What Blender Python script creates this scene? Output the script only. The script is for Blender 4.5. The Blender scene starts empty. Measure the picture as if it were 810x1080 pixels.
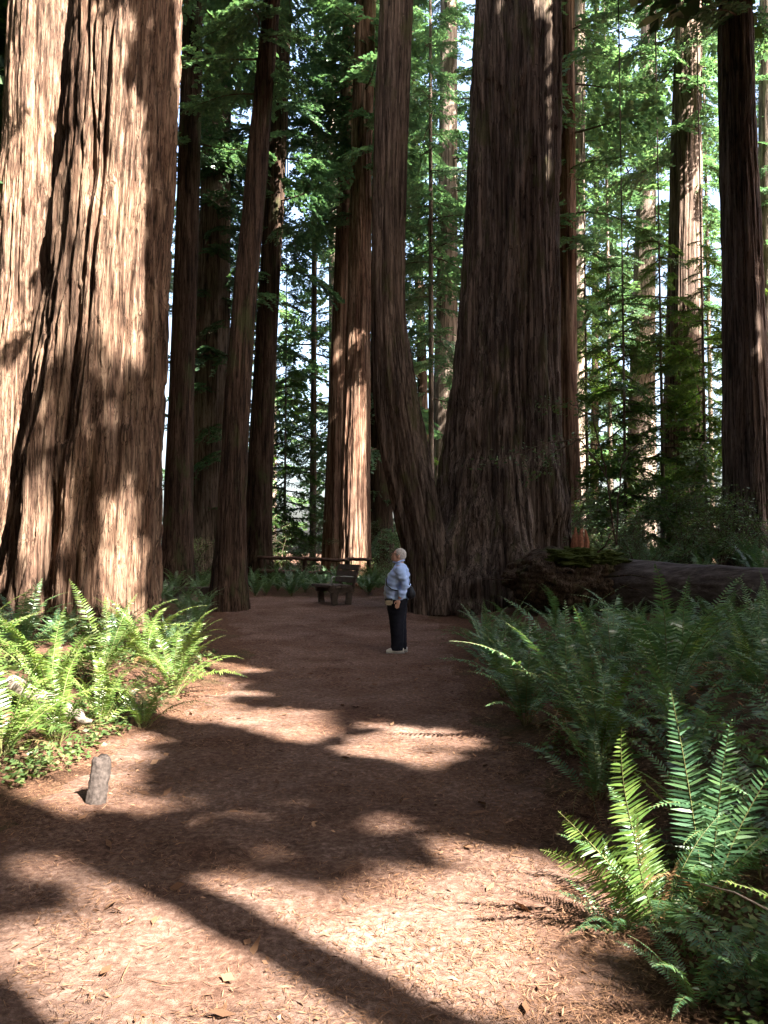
import bpy, bmesh, math, random
import numpy as np
from mathutils import Vector, Matrix

SC = bpy.context.scene
COL = SC.collection
PI = math.pi
R = math.radians

# ------------------------------------------------------------------ camera
CAM_Z = 1.55
FPX = 840.0                      # focal length in photo pixels (810 x 1080)
PITCH = math.atan((583 - 540) / FPX)
cam = bpy.data.cameras.new('camera')
cam.sensor_fit = 'VERTICAL'
cam.sensor_height = 36.0
cam.lens = 36.0 * FPX / 1080.0
cam.clip_end = 3000
cam.clip_start = 0.05
camo = bpy.data.objects.new('camera', cam)
COL.objects.link(camo)
camo.location = (0, 0, CAM_Z)
camo.rotation_euler = (PI / 2 + PITCH, 0, 0)
SC.camera = camo

# ------------------------------------------------------------------ light
SUN_AZ = (0.735, -0.678)         # towards the sun, on the ground: behind the camera and to its right
SUN_EL = R(47)
_n = math.hypot(*SUN_AZ)
SDIR = np.array([SUN_AZ[0] / _n * math.cos(SUN_EL), SUN_AZ[1] / _n * math.cos(SUN_EL), math.sin(SUN_EL)])
world = bpy.data.worlds.new('World')
SC.world = world
world.use_nodes = True
wn = world.node_tree.nodes
sky = wn.new('ShaderNodeTexSky')
sky.sky_type = 'NISHITA'
sky.sun_disc = False
sky.sun_elevation = SUN_EL
sky.sun_rotation = math.atan2(SDIR[0], SDIR[1])
sky.air_density = 1.0
sky.dust_density = 7.0
sky.ozone_density = 1.0
world.node_tree.links.new(sky.outputs[0], wn['Background'].inputs[0])
wn['Background'].inputs[1].default_value = 0.098
sun = bpy.data.lights.new('sun', 'SUN')
sun.energy = 5.0
sun.angle = R(0.53)
sun.color = (1.0, 0.93, 0.82)
suno = bpy.data.objects.new('sun', sun)
COL.objects.link(suno)
suno.location = (12, -10, 20)
suno.rotation_euler = Vector(SDIR).to_track_quat('Z', 'Y').to_euler()

SC.view_settings.view_transform = 'Standard'
SC.view_settings.look = 'None'
SC.view_settings.exposure = 3.45
SC.view_settings.gamma = 1.0
SC.view_settings.use_curve_mapping = False
SC.cycles.max_bounces = 6
SC.cycles.diffuse_bounces = 4
SC.cycles.glossy_bounces = 2
SC.cycles.transmission_bounces = 4
SC.cycles.sample_clamp_indirect = 4.0
SC.cycles.use_denoising = True
SC.cycles.denoiser = 'OPENIMAGEDENOISE'
SC.cycles.denoising_input_passes = 'RGB_ALBEDO_NORMAL'
SC.cycles.denoising_prefilter = 'NONE'
SC.cycles.adaptive_threshold = 0.01

# ------------------------------------------------------------------ helpers
CF = np.array([0, math.cos(PITCH), math.sin(PITCH)])
CU = np.array([0, -math.sin(PITCH), math.cos(PITCH)])
CP = np.array([0, 0, CAM_Z])


def pray(px, py):
    return np.array([(px - 405) / FPX, 0, 0]) + CF - CU * ((py - 540) / FPX)


def at(px, py, D):               # a photo pixel at ground distance D (metres along +Y)
    d = pray(px, py)
    return CP + d * (D / d[1])


def smooth(t):
    t = np.clip(t, 0, 1)
    return t * t * (3 - 2 * t)


_tabs = {}


def vnoise(u, v, pu, seed):      # value noise, periodic in u with period pu
    pu = int(pu)
    key = (pu, seed)
    if key not in _tabs:
        _tabs[key] = np.random.default_rng(seed * 7919 + pu).random((pu, 256))
    T = _tabs[key]
    u = np.asarray(u, float)
    v = np.asarray(v, float)
    iu = np.floor(u).astype(int)
    iv = np.floor(v).astype(int)
    fu = u - iu
    fv = v - iv
    fu = fu * fu * (3 - 2 * fu)
    fv = fv * fv * (3 - 2 * fv)
    a, b = iu % pu, (iu + 1) % pu
    c, d = iv % 256, (iv + 1) % 256
    return (T[a, c] * (1 - fu) + T[b, c] * fu) * (1 - fv) + (T[a, d] * (1 - fu) + T[b, d] * fu) * fv


def n2(x, y, s, seed):
    return vnoise(np.asarray(x) * s + 500, np.asarray(y) * s + 500, 4096 if False else 997, seed)


LE_Y = [-6, 0, 3, 4.9, 6, 8.3, 10, 12, 14, 16, 17.2, 18.2, 20.6, 21.3]
LE_X = [-3.2, -2.9, -2.7, -2.4, -2.15, -1.85, -1.95, -2.2, -2.6, -3.1, -3.6, -13, -13, -4]
RE_Y = [-6, 0, 3, 5, 7.4, 11, 15, 17, 20, 21.3]
RE_X = [1.2, 1.0, 0.95, 0.95, 1.0, 1.15, 1.2, 1.1, 0.9, 0.5]


def path_in(x, y):               # > 0 inside the path
    l = np.interp(y, LE_Y, LE_X)
    r = np.interp(y, RE_Y, RE_X)
    return np.minimum(np.minimum(x - l, r - x), 21.1 - y)


def hgt(x, y):
    x = np.asarray(x, float)
    y = np.asarray(y, float)
    z = 0.36 * smooth((y - 11.5) / 8) + 0.012 * np.clip(y - 19, 0, 60)
    off = np.clip(-path_in(x, y), 0, 3)
    z = z + np.where(x < 0, 0.22, 0.30) * smooth(off / 1.6) * smooth((22 - y) / 4)
    z = z + 0.75 * smooth((x - 2.5) / 6) * smooth((y - 12) / 9)
    z = z + (n2(x, y, 0.55, 3) - 0.5) * 0.16 * smooth(off / 0.8) + (n2(x, y, 2.1, 4) - 0.5) * 0.025
    return z


def ground_at(px, py):
    d = pray(px, py)
    t = 0.5
    last = t
    while t < 90:
        p = CP + d * t
        if p[2] < hgt(p[0], p[1]):
            a, b = last, t
            for _ in range(20):
                m = (a + b) / 2
                q = CP + d * m
                if q[2] < hgt(q[0], q[1]):
                    b = m
                else:
                    a = m
            return CP + d * b
        last = t
        t += 0.1
    return CP + d * 90


def ground_many(px, py):
    d = pray(0, 0)[None] + np.stack([px, 0 * px, 0 * px], -1) / FPX - (CU / FPX)[None] * py[:, None]
    T = np.full(len(px), 60.0)
    done = np.zeros(len(px), bool)
    for t in 1.2 * 1.012 ** np.arange(330):
        P = CP + d * t
        hit = (~done) & (P[:, 2] < hgt(P[:, 0], P[:, 1]))
        T[hit] = t / 1.006
        done |= hit
        if done.all():
            break
    return CP + d * T[:, None]


def gz(x, y):
    return float(hgt(x, y))


def mesh_np(name, V, Q, mats, mat_idx=None, smooth_shade=False):
    """V (n,3), Q (m,4) quads (or a (m,3) array of triangles)"""
    V = np.ascontiguousarray(V, dtype=np.float32)
    Q = np.ascontiguousarray(Q, dtype=np.int32)
    k = Q.shape[1]
    me = bpy.data.meshes.new(name)
    me.vertices.add(len(V))
    me.vertices.foreach_set('co', V.ravel())
    me.loops.add(Q.size)
    me.loops.foreach_set('vertex_index', Q.ravel())
    me.polygons.add(len(Q))
    me.polygons.foreach_set('loop_start', np.arange(0, Q.size, k, dtype=np.int32))
    me.polygons.foreach_set('loop_total', np.full(len(Q), k, dtype=np.int32))
    if mat_idx is not None:
        me.polygons.foreach_set('material_index', np.ascontiguousarray(mat_idx, dtype=np.int32))
    me.polygons.foreach_set('use_smooth', np.full(len(Q), smooth_shade, dtype=bool))
    for m in (mats if isinstance(mats, (list, tuple)) else [mats]):
        me.materials.append(m)
    me.update(calc_edges=True)
    return me


def link(name, me, parent=None, loc=None):
    o = bpy.data.objects.new(name, me)
    COL.objects.link(o)
    if parent is not None:
        o.parent = parent
    if loc is not None:
        o.location = loc
    return o


ORD = ('first second third fourth fifth sixth seventh eighth ninth tenth eleventh twelfth thirteenth fourteenth fifteenth sixteenth seventeenth eighteenth nineteenth twentieth '
       + ' '.join('twenty-' + w for w in 'first second third fourth fifth sixth seventh eighth ninth'.split()) + ' thirtieth '
       + ' '.join('thirty-' + w for w in 'first second third fourth fifth sixth seventh eighth ninth'.split()) + ' fortieth').split()


def tag(o, label=None, cat=None, group=None, kind=None):
    if label:
        o['label'] = label
    if cat:
        o['category'] = cat
    if group:
        o['group'] = group
    if kind:
        o['kind'] = kind
    return o


def thing(name, label, cat, loc=(0, 0, 0), rz=0.0, group=None):
    o = bpy.data.objects.new(name, None)
    o.empty_display_size = 0.2
    COL.objects.link(o)
    o.location = loc
    o.rotation_euler = (0, 0, rz)
    return tag(o, label, cat, group)


class MB:                        # collects vertices and quads
    def __init__(self):
        self.V = []
        self.Q = []
        self.n = 0

    def add(self, V, Q):
        V = np.asarray(V, float)
        Q = np.asarray(Q, int)
        self.V.append(V)
        self.Q.append(Q + self.n)
        self.n += len(V)

    def tube(self, pts, rad, ns=6, cap=True, ey=1.0):
        pts = np.asarray(pts, float)
        rad = np.broadcast_to(np.asarray(rad, float), (len(pts),))
        T = np.gradient(pts, axis=0)
        T /= np.linalg.norm(T, axis=1)[:, None] + 1e-9
        ref = np.array([0, 0, 1.0]) if abs(T[0][2]) < 0.9 else np.array([1.0, 0, 0])
        A = np.cross(T, ref)
        A /= np.linalg.norm(A, axis=1)[:, None] + 1e-9
        B = np.cross(T, A)
        th = np.arange(ns) * 2 * PI / ns
        V = pts[:, None] + rad[:, None, None] * (np.cos(th)[None, :, None] * A[:, None] + ey * np.sin(th)[None, :, None] * B[:, None])
        m = len(pts)
        i = np.arange(m - 1)[:, None] * ns
        j = np.arange(ns)[None]
        k = (np.arange(ns) + 1) % ns
        Q = np.stack([i + j, i + k[None], i + ns + k[None], i + ns + j], -1).reshape(-1, 4)
        V = V.reshape(-1, 3)
        if cap:
            V = np.vstack([V, pts[0], pts[-1]])
            c0, c1 = m * ns, m * ns + 1
            q0 = np.array([[c0, (a + 2) % ns, (a + 1) % ns, a] for a in range(0, ns, 2)]) if ns % 2 == 0 else np.array([[c0, (a + 1) % ns, a, a] for a in range(ns)])
            b = (m - 1) * ns
            q1 = np.array([[c1, b + a, b + (a + 1) % ns, b + (a + 2) % ns] for a in range(0, ns, 2)]) if ns % 2 == 0 else np.array([[c1, b + a, b + (a + 1) % ns, b + (a + 1) % ns] for a in range(ns)])
            Q = np.vstack([Q, q0, q1])
        self.add(V, Q)

    def box(self, c, s, rot=None):
        c = np.asarray(c, float)
        h = np.asarray(s, float) / 2
        V = np.array([[x, y, z] for x in (-1, 1) for y in (-1, 1) for z in (-1, 1)], float) * h
        if rot is not None:
            V = V @ np.array(Matrix.Rotation(rot[1], 3, rot[0])).T
        Q = [[0, 1, 3, 2], [4, 6, 7, 5], [0, 4, 5, 1], [2, 3, 7, 6], [0, 2, 6, 4], [1, 5, 7, 3]]
        self.add(V + c, Q)

    def mesh(self, name, mat, smooth_shade=False):
        return mesh_np(name, np.vstack(self.V), np.vstack(self.Q), mat, None, smooth_shade)


# ------------------------------------------------------------------ materials
def new_mat(name):
    m = bpy.data.materials.new(name)
    m.use_nodes = True
    nt = m.node_tree
    for n in list(nt.nodes):
        nt.nodes.remove(n)
    out = nt.nodes.new('ShaderNodeOutputMaterial')
    return m, nt, out


def ramp(nt, stops, fac):
    r = nt.nodes.new('ShaderNodeValToRGB')
    e = r.color_ramp.elements
    while len(e) < len(stops):
        e.new(0.5)
    for el, (p, c) in zip(e, stops):
        el.position = p
        el.color = (*c, 1)
    nt.links.new(fac, r.inputs[0])
    return r.outputs[0]


def noise(nt, vec, scale, detail=4, rough=0.6):
    n = nt.nodes.new('ShaderNodeTexNoise')
    n.inputs['Scale'].default_value = scale
    n.inputs['Detail'].default_value = detail
    n.inputs['Roughness'].default_value = rough
    nt.links.new(vec, n.inputs['Vector'])
    return n.outputs[0]


def mapping(nt, scale, coord='Object'):
    tc = nt.nodes.new('ShaderNodeTexCoord')
    mp = nt.nodes.new('ShaderNodeMapping')
    mp.inputs['Scale'].default_value = scale
    nt.links.new(tc.outputs[coord], mp.inputs['Vector'])
    return mp.outputs[0]


def mixc(nt, fac, a, b, mode='MIX'):
    m = nt.nodes.new('ShaderNodeMix')
    m.data_type = 'RGBA'
    m.blend_type = mode
    for sock, val in ((m.inputs[0], fac), (m.inputs[6], a), (m.inputs[7], b)):
        if isinstance(val, (int, float)):
            sock.default_value = val
        elif isinstance(val, tuple):
            sock.default_value = (*val, 1)
        else:
            nt.links.new(val, sock)
    return m.outputs[2]


def bsdf(nt, out, col, rough=0.9, bump=None, spec=0.2, bstr=0.5, bdist=0.02):
    p = nt.nodes.new('ShaderNodeBsdfPrincipled')
    if isinstance(col, tuple):
        p.inputs['Base Color'].default_value = (*col, 1)
    else:
        nt.links.new(col, p.inputs['Base Color'])
    p.inputs['Roughness'].default_value = rough
    p.inputs['Specular IOR Level'].default_value = spec
    if bump is not None:
        b = nt.nodes.new('ShaderNodeBump')
        b.inputs['Strength'].default_value = bstr
        b.inputs['Distance'].default_value = bdist
        nt.links.new(bump, b.inputs['Height'])
        nt.links.new(b.outputs[0], p.inputs['Normal'])
    nt.links.new(p.outputs[0], out.inputs[0])
    return p


def mat_bark(name, dark, mid, light, zs=0.10, scale=9, bdist=0.04, moss=None):
    m, nt, out = new_mat(name)
    v = mapping(nt, (1, 1, zs))
    a = noise(nt, v, scale, 6, 0.62)
    v2 = mapping(nt, (1, 1, zs * 0.6))
    b = noise(nt, v2, scale * 5, 4, 0.6)
    v3 = mapping(nt, (1, 1, 0.5))
    c = noise(nt, v3, 0.9, 3, 0.5)
    mx = nt.nodes.new('ShaderNodeMath')
    mx.operation = 'MULTIPLY_ADD'
    nt.links.new(b, mx.inputs[0])
    mx.inputs[1].default_value = 0.45
    nt.links.new(a, mx.inputs[2])
    col = ramp(nt, [(0.50, dark), (0.68, mid), (0.9, light)], mx.outputs[0])
    patch = ramp(nt, [(0.35, (0.72, 0.70, 0.70)), (0.65, (1.12, 1.06, 1.0))], c)
    col = mixc(nt, 1.0, col, patch, 'MULTIPLY')
    for sc_, zz, lo in ((scale * 0.8, zs * 0.5, 0.30), (scale * 2.3, zs * 0.9, 0.42)):
        vl = mapping(nt, (1, 1, zz))
        q = noise(nt, vl, sc_, 3, 0.5)
        sb_ = nt.nodes.new('ShaderNodeMath')
        sb_.operation = 'SUBTRACT'
        nt.links.new(q, sb_.inputs[0])
        sb_.inputs[1].default_value = 0.5
        ab_ = nt.nodes.new('ShaderNodeMath')
        ab_.operation = 'ABSOLUTE'
        nt.links.new(sb_.outputs[0], ab_.inputs[0])
        col = mixc(nt, 1.0, col, ramp(nt, [(0.004, (lo, lo, lo)), (0.035, (1, 1, 1))], ab_.outputs[0]), 'MULTIPLY')
    if moss:
        vm = mapping(nt, (1, 1, 0.35))
        d = noise(nt, vm, 2.6, 5, 0.65)
        fm = ramp(nt, [(0.54, (0, 0, 0)), (0.66, (0.7, 0.7, 0.7))], d)
        col = mixc(nt, fm, col, moss)
    bsdf(nt, out, col, 0.92, mx.outputs[0], 0.12, 0.9, bdist)
    return m


def mat_leaf(name, c1, c2, c3, trans=0.38, gloss=0.04, rough=0.45, tint=(1.25, 1.25, 0.55)):
    m, nt, out = new_mat(name)
    g = nt.nodes.new('ShaderNodeNewGeometry')
    oi = nt.nodes.new('ShaderNodeObjectInfo')
    col = ramp(nt, [(0.0, c1), (0.55, c2), (1.0, c3)], g.outputs['Random Per Island'])
    ob = ramp(nt, [(0, (0.8, 0.85, 0.9)), (1, (1.2, 1.12, 1.0))], oi.outputs['Random'])
    col = mixc(nt, 1.0, col, ob, 'MULTIPLY')
    d = nt.nodes.new('ShaderNodeBsdfDiffuse')
    t = nt.nodes.new('ShaderNodeBsdfTranslucent')
    gl = nt.nodes.new('ShaderNodeBsdfGlossy')
    gl.inputs['Roughness'].default_value = rough
    nt.links.new(col, d.inputs[0])
    tc = mixc(nt, 1.0, col, tint, 'MULTIPLY')
    nt.links.new(tc, t.inputs[0])
    m1 = nt.nodes.new('ShaderNodeMixShader')
    m1.inputs[0].default_value = trans
    nt.links.new(d.outputs[0], m1.inputs[1])
    nt.links.new(t.outputs[0], m1.inputs[2])
    m2 = nt.nodes.new('ShaderNodeMixShader')
    m2.inputs[0].default_value = gloss
    nt.links.new(m1.outputs[0], m2.inputs[1])
    nt.links.new(gl.outputs[0], m2.inputs[2])
    nt.links.new(m2.outputs[0], out.inputs[0])
    return m


def mat_plain(name, col, rough=0.7, spec=0.3, var=0.25, scale=12, bdist=0.004):
    m, nt, out = new_mat(name)
    n = noise(nt, mapping(nt, (1, 1, 1)), scale, 4)
    c = ramp(nt, [(0.3, tuple(x * (1 - var) for x in col)), (0.7, tuple(min(1, x * (1 + var)) for x in col))], n)
    bsdf(nt, out, c, rough, n, spec, 0.5, bdist)
    return m


M = {}
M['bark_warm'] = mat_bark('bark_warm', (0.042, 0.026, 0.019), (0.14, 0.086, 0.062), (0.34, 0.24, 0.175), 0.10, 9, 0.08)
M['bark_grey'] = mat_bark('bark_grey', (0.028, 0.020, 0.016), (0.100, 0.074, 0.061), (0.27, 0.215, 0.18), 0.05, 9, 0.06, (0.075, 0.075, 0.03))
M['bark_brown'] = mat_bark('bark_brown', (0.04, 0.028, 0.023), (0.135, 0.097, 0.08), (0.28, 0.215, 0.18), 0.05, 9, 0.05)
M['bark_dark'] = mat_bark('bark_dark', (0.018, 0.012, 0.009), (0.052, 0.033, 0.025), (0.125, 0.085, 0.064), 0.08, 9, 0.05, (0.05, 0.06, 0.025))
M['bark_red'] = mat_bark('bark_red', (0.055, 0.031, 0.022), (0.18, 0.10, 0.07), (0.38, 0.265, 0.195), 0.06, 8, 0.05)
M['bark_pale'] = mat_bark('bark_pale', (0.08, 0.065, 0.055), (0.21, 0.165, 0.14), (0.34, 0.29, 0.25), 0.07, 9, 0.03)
M['wood_branch'] = mat_plain('wood_branch', (0.09, 0.065, 0.05), 0.9, 0.1)
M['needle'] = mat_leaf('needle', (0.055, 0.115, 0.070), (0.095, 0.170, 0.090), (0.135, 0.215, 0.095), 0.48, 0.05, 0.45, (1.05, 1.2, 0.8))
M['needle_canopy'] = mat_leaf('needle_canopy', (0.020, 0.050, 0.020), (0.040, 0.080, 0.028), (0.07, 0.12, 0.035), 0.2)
M['needle_young'] = mat_leaf('needle_young', (0.045, 0.100, 0.035), (0.08, 0.150, 0.045), (0.12, 0.19, 0.045), 0.45)
M['shrub_leaf'] = mat_leaf('shrub_leaf', (0.045, 0.10, 0.04), (0.08, 0.15, 0.055), (0.13, 0.19, 0.06), 0.42, 0.08)
M['fern'] = mat_leaf('fern', (0.055, 0.130, 0.065), (0.080, 0.170, 0.080), (0.11, 0.20, 0.075), 0.33, 0.07, 0.38)  # shaded copy, cool sky tint put into the green
M['fern_sun'] = mat_leaf('fern_sun', (0.07, 0.135, 0.03), (0.10, 0.17, 0.035), (0.14, 0.20, 0.05), 0.33, 0.05, 0.4)  # sunlit copy of the fern green, warm light put into the colour
M['fern_dead'] = mat_leaf('fern_dead', (0.10, 0.055, 0.03), (0.19, 0.11, 0.055), (0.28, 0.17, 0.085), 0.25, 0.02, 0.6, (1.1, 0.9, 0.7))
M['rachis'] = mat_plain('rachis', (0.12, 0.12, 0.045), 0.6)
M['ground_leaf'] = mat_leaf('ground_leaf', (0.05, 0.10, 0.03), (0.09, 0.14, 0.045), (0.18, 0.20, 0.08), 0.3, 0.05)
M['litter_a'] = mat_leaf('litter_a', (0.10, 0.05, 0.03), (0.20, 0.10, 0.055), (0.34, 0.19, 0.11), 0.1, 0.02, 0.6, (1.1, 0.9, 0.7))
M['moss'] = mat_plain('moss', (0.05, 0.065, 0.018), 0.95, 0.05, 0.5, 30, 0.02)


def make_path_mat():
    m, nt, out = new_mat('path_duff')
    v = mapping(nt, (1, 1, 1))
    a = noise(nt, v, 1.1, 5, 0.6)
    b = noise(nt, v, 26, 6, 0.7)
    c = noise(nt, v, 110, 3, 0.7)
    col = ramp(nt, [(0.3, (0.055, 0.033, 0.025)), (0.5, (0.115, 0.073, 0.057)), (0.72, (0.225, 0.158, 0.13))], b)
    pa = ramp(nt, [(0.35, (0.72, 0.60, 0.53)), (0.62, (1.2, 1.18, 1.18))], a)
    col = mixc(nt, 1.0, col, pa, 'MULTIPLY')
    at_ = nt.nodes.new('ShaderNodeAttribute')
    at_.attribute_name = 'tread_sun'
    dust_sun = ramp(nt, [(0.3, (0.15, 0.10, 0.082)), (0.52, (0.26, 0.185, 0.158)), (0.75, (0.36, 0.275, 0.24))], b)  # pale tread: dust and sunlit brightness both put into this colour
    col = mixc(nt, at_.outputs['Fac'], col, dust_sun)
    sp = ramp(nt, [(0.62, (0, 0, 0)), (0.72, (0.6, 0.6, 0.6))], c)
    col = mixc(nt, sp, col, (0.36, 0.20, 0.13))
    ad = nt.nodes.new('ShaderNodeMath')
    ad.operation = 'MULTIPLY_ADD'
    nt.links.new(c, ad.inputs[0])
    ad.inputs[1].default_value = 0.4
    nt.links.new(b, ad.inputs[2])
    bsdf(nt, out, col, 0.95, ad.outputs[0], 0.1, 0.8, 0.02)
    return m


def make_floor_mat():
    m, nt, out = new_mat('forest_duff')
    v = mapping(nt, (1, 1, 1))
    a = noise(nt, v, 0.8, 5, 0.6)
    b = noise(nt, v, 22, 6, 0.7)
    col = ramp(nt, [(0.3, (0.035, 0.02, 0.014)), (0.5, (0.09, 0.048, 0.032)), (0.75, (0.18, 0.10, 0.065))], b)
    g = ramp(nt, [(0.5, (0, 0, 0)), (0.65, (0.55, 0.55, 0.55))], a)
    col = mixc(nt, g, col, (0.055, 0.06, 0.025))
    bsdf(nt, out, col, 0.95, b, 0.1, 0.9, 0.03)
    return m


M['path'] = make_path_mat()
M['floor'] = make_floor_mat()


# ------------------------------------------------------------------ terrain
def grid_axis(lo, hi, step, far, growth=1.35):
    core = list(np.arange(lo, hi + 1e-6, step))
    s = step
    a = hi
    while a < far:
        s *= growth
        a += s
        core.append(a)
    s = step
    a = lo
    while a > -far:
        s *= growth
        a -= s
        core.insert(0, a)
    return np.array(core)


gx = grid_axis(-9, 9, 0.14, 900)
gy = grid_axis(1, 24, 0.14, 900)
X, Y = np.meshgrid(gx, gy)
Z = hgt(X, Y) - 0.04 * np.clip((path_in(X, Y) - 0.2) / 0.2, 0, 1)
far = smooth((np.hypot(X, Y) - 60) / 60)
Z = Z * (1 - far) + 0.6 * far
nx, ny = len(gx), len(gy)
i = np.arange(ny - 1)[:, None] * nx + np.arange(nx - 1)[None]
Qg = np.stack([i, i + 1, i + nx + 1, i + nx], -1).reshape(-1, 4)
o = link('ground', mesh_np('ground', np.stack([X, Y, Z], -1).reshape(-1, 3), Qg, M['floor'], None, True))
tag(o, kind='structure')

ys = np.arange(-6, 21.25, 0.05)
u = np.linspace(0, 1, 110)
wob = lambda y, k: (vnoise(y * 0.9, y * 0, 97, k) - 0.5) * 0.45 + (vnoise(y * 4.3, y * 0, 97, k + 1) - 0.5) * 0.22 + (vnoise(y * 17, y * 0, 499, k + 2) - 0.5) * 0.10
yp = ys + 40
el = np.interp(ys, LE_Y, LE_X) + wob(yp, 61)
er = np.interp(ys, RE_Y, RE_X) + wob(yp, 71)
X = el[:, None] + (er - el)[:, None] * u[None]
Y = np.repeat(ys[:, None], len(u), 1)
edge = np.minimum(u, 1 - u)[None] * (er - el)[:, None]
Z = hgt(X, Y) + 0.004 + (n2(X, Y, 9, 13) - 0.5) * 0.022 + (n2(X, Y, 3.6, 14) - 0.5) * 0.02 - 0.035 * (1 - smooth(edge / 0.10))
ny, nx = X.shape
i = np.arange(ny - 1)[:, None] * nx + np.arange(nx - 1)[None]
Qp = np.stack([i, i + 1, i + nx + 1, i + nx], -1).reshape(-1, 4)
tread_sun_amt = 0.32 * smooth((6.5 - Y) / 3) * smooth(edge / 1.1 - 0.25) * smooth((n2(X, Y, 0.9, 15) * 0.6 + n2(X, Y, 3.1, 16) * 0.4 - 0.28) / 0.3)  # paler middle near the viewer: dust, with sunlight painted into the soil colour
pme = mesh_np('path', np.stack([X, Y, Z], -1).reshape(-1, 3), Qp, M['path'], None, True)
pme.attributes.new('tread_sun', 'FLOAT', 'POINT').data.foreach_set('value', tread_sun_amt.ravel().astype(np.float32))
o = link('path', pme)
tag(o, kind='structure')

# ------------------------------------------------------------------ sun gaps: where leaves are cut from the unseen canopy to let sun through
E1 = np.cross(SDIR, [0, 0, 1.0])
E1 /= np.linalg.norm(E1)
E2 = np.cross(E1, SDIR)
CELL = 0.12
OPEN = np.zeros((700, 900), np.float32)
OFF = np.array([350, 450])


def sun_cell(P):
    a = (P @ E1) / CELL + OFF[0]
    b = (P @ E2) / CELL + OFF[1]
    return a.astype(int), b.astype(int)


def open_region(x0, x1, y0, y1, D=None, thr=0.0, shape='ell', seed=1, ns=0.02, step=3, r=1, amt=1.0):
    """the surface seen in this photo window should get sun; thr > 0 leaves leaf shade in part of it"""
    cx, cy, hx, hy = (x0 + x1) / 2, (y0 + y1) / 2, (x1 - x0) / 2, (y1 - y0) / 2
    px, py = (q.ravel() for q in np.meshgrid(np.arange(x0, x1, step), np.arange(y0, y1, step)))
    ok = np.ones(len(px), bool)
    if shape == 'ell':
        ok &= ((px - cx) / hx) ** 2 + ((py - cy) / hy) ** 2 < 0.7 + 0.6 * n2(px, py, 0.03, seed + 50)
    if thr:
        ok &= n2(px, py * (0.5 if D else 1.6), ns, seed) * 0.65 + n2(px, py * (0.5 if D else 1.6), ns * 2.7, seed + 7) * 0.35 > thr
    px, py = px[ok].astype(float), py[ok].astype(float)
    if not len(px):
        return
    if D is None:
        pts = ground_many(px, py)
        nn = pts[:, 0] * 0.678 + pts[:, 1] * 0.735      # keep the trunk shadow across the path whole
        pts = pts[(nn < 3.62) | (nn > 4.30)]
        if not len(pts):
            return
    else:
        d = pray(0, 0)[None] + np.stack([px, 0 * px, 0 * px], -1) / FPX - (CU / FPX)[None] * py[:, None]
        pts = CP + d * (D / d[:, 1])[:, None]
    a, b = sun_cell(np.array(pts))
    for da in range(-r, r + 1):
        for db in range(-r, r + 1):
            ia, ib = np.clip(a + da, 0, 699), np.clip(b + db, 0, 899)
            OPEN[ia, ib] = np.maximum(OPEN[ia, ib], amt) if amt > 0 else 0


# path
open_region(50, 430, 985, 1085, None, 0.0, seed=1, r=2)
open_region(300, 520, 1030, 1110, None, 0.0, seed=2)
open_region(-60, 250, 850, 1000, None, 0.47, seed=3, ns=0.10, r=0, step=2, amt=0.91)
open_region(120, 570, 825, 985, None, 0.48, 'box', seed=4, ns=0.10, r=0, step=2, amt=0.90)
open_region(165, 345, 845, 912, None, 0.34, seed=5, ns=0.10, r=0, step=2, amt=0.9)
open_region(240, 520, 745, 830, None, 0.50, seed=6, ns=0.045, r=0, step=2, amt=0.88)
open_region(270, 350, 745, 785, None, 0.42, seed=7, ns=0.09, r=0, step=2)
open_region(340, 505, 765, 812, None, 0.44, seed=8, ns=0.08, r=0, step=2)
open_region(225, 520, 750, 840, None, 0.5, 'box', seed=14, ns=0.09, r=0, step=2, amt=0.88)
open_region(770, 840, 955, 1015, 2.35, 0.0, seed=41)
open_region(-40, 480, 850, 985, None, 0.52, 'box', seed=15, ns=0.13, r=0, step=2, amt=0.88)
open_region(400, 590, 890, 1000, None, 0.46, seed=9, ns=0.10, r=0, step=2, amt=0.82)
open_region(480, 610, 905, 1000, None, 0.40, seed=10, ns=0.06, r=0, step=2, amt=0.88)
# ferns at the left
for D_ in (5.0, 5.6, 6.3, 7.0, 7.8):
    open_region(-60, 135, 690, 850, D_, 0.33, 'box', seed=21, ns=0.03)
for D_ in (7.5, 8.3, 9.2, 10.2, 11.2):
    open_region(-40, 240, 625, 780, D_, 0.42, 'box', seed=22, ns=0.03)
# leaf clumps that catch the sun further off
for D_ in (31.0, 36.0, 42.0):
    open_region(150, 335, -20, 560, D_, 0.50, 'box', seed=59, ns=0.035, step=4, r=0)
    open_region(425, 810, -20, 560, D_, 0.47, 'box', seed=60, ns=0.035, step=4, r=0)
open_region(590, 700, -10, 150, 33.0, 0.42, seed=51, ns=0.03)
open_region(620, 720, 380, 460, 22.0, 0.45, seed=52, ns=0.04)
for D_ in (19, 21, 23):
    open_region(610, 770, 370, 560, D_, 0.47, 'box', seed=58, ns=0.05, r=0)
open_region(700, 730, 440, 540, 26.0, 0.3, seed=53, ns=0.04)
open_region(230, 310, 0, 110, 23.0, 0.48, seed=54, ns=0.04)
open_region(285, 340, 430, 520, 30.0, 0.45, seed=55, ns=0.04)
open_region(430, 490, 40, 220, 31.0, 0.48, seed=56, ns=0.04)
open_region(180, 260, 120, 420, 24.0, 0.55, 'box', seed=57, ns=0.04)
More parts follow.
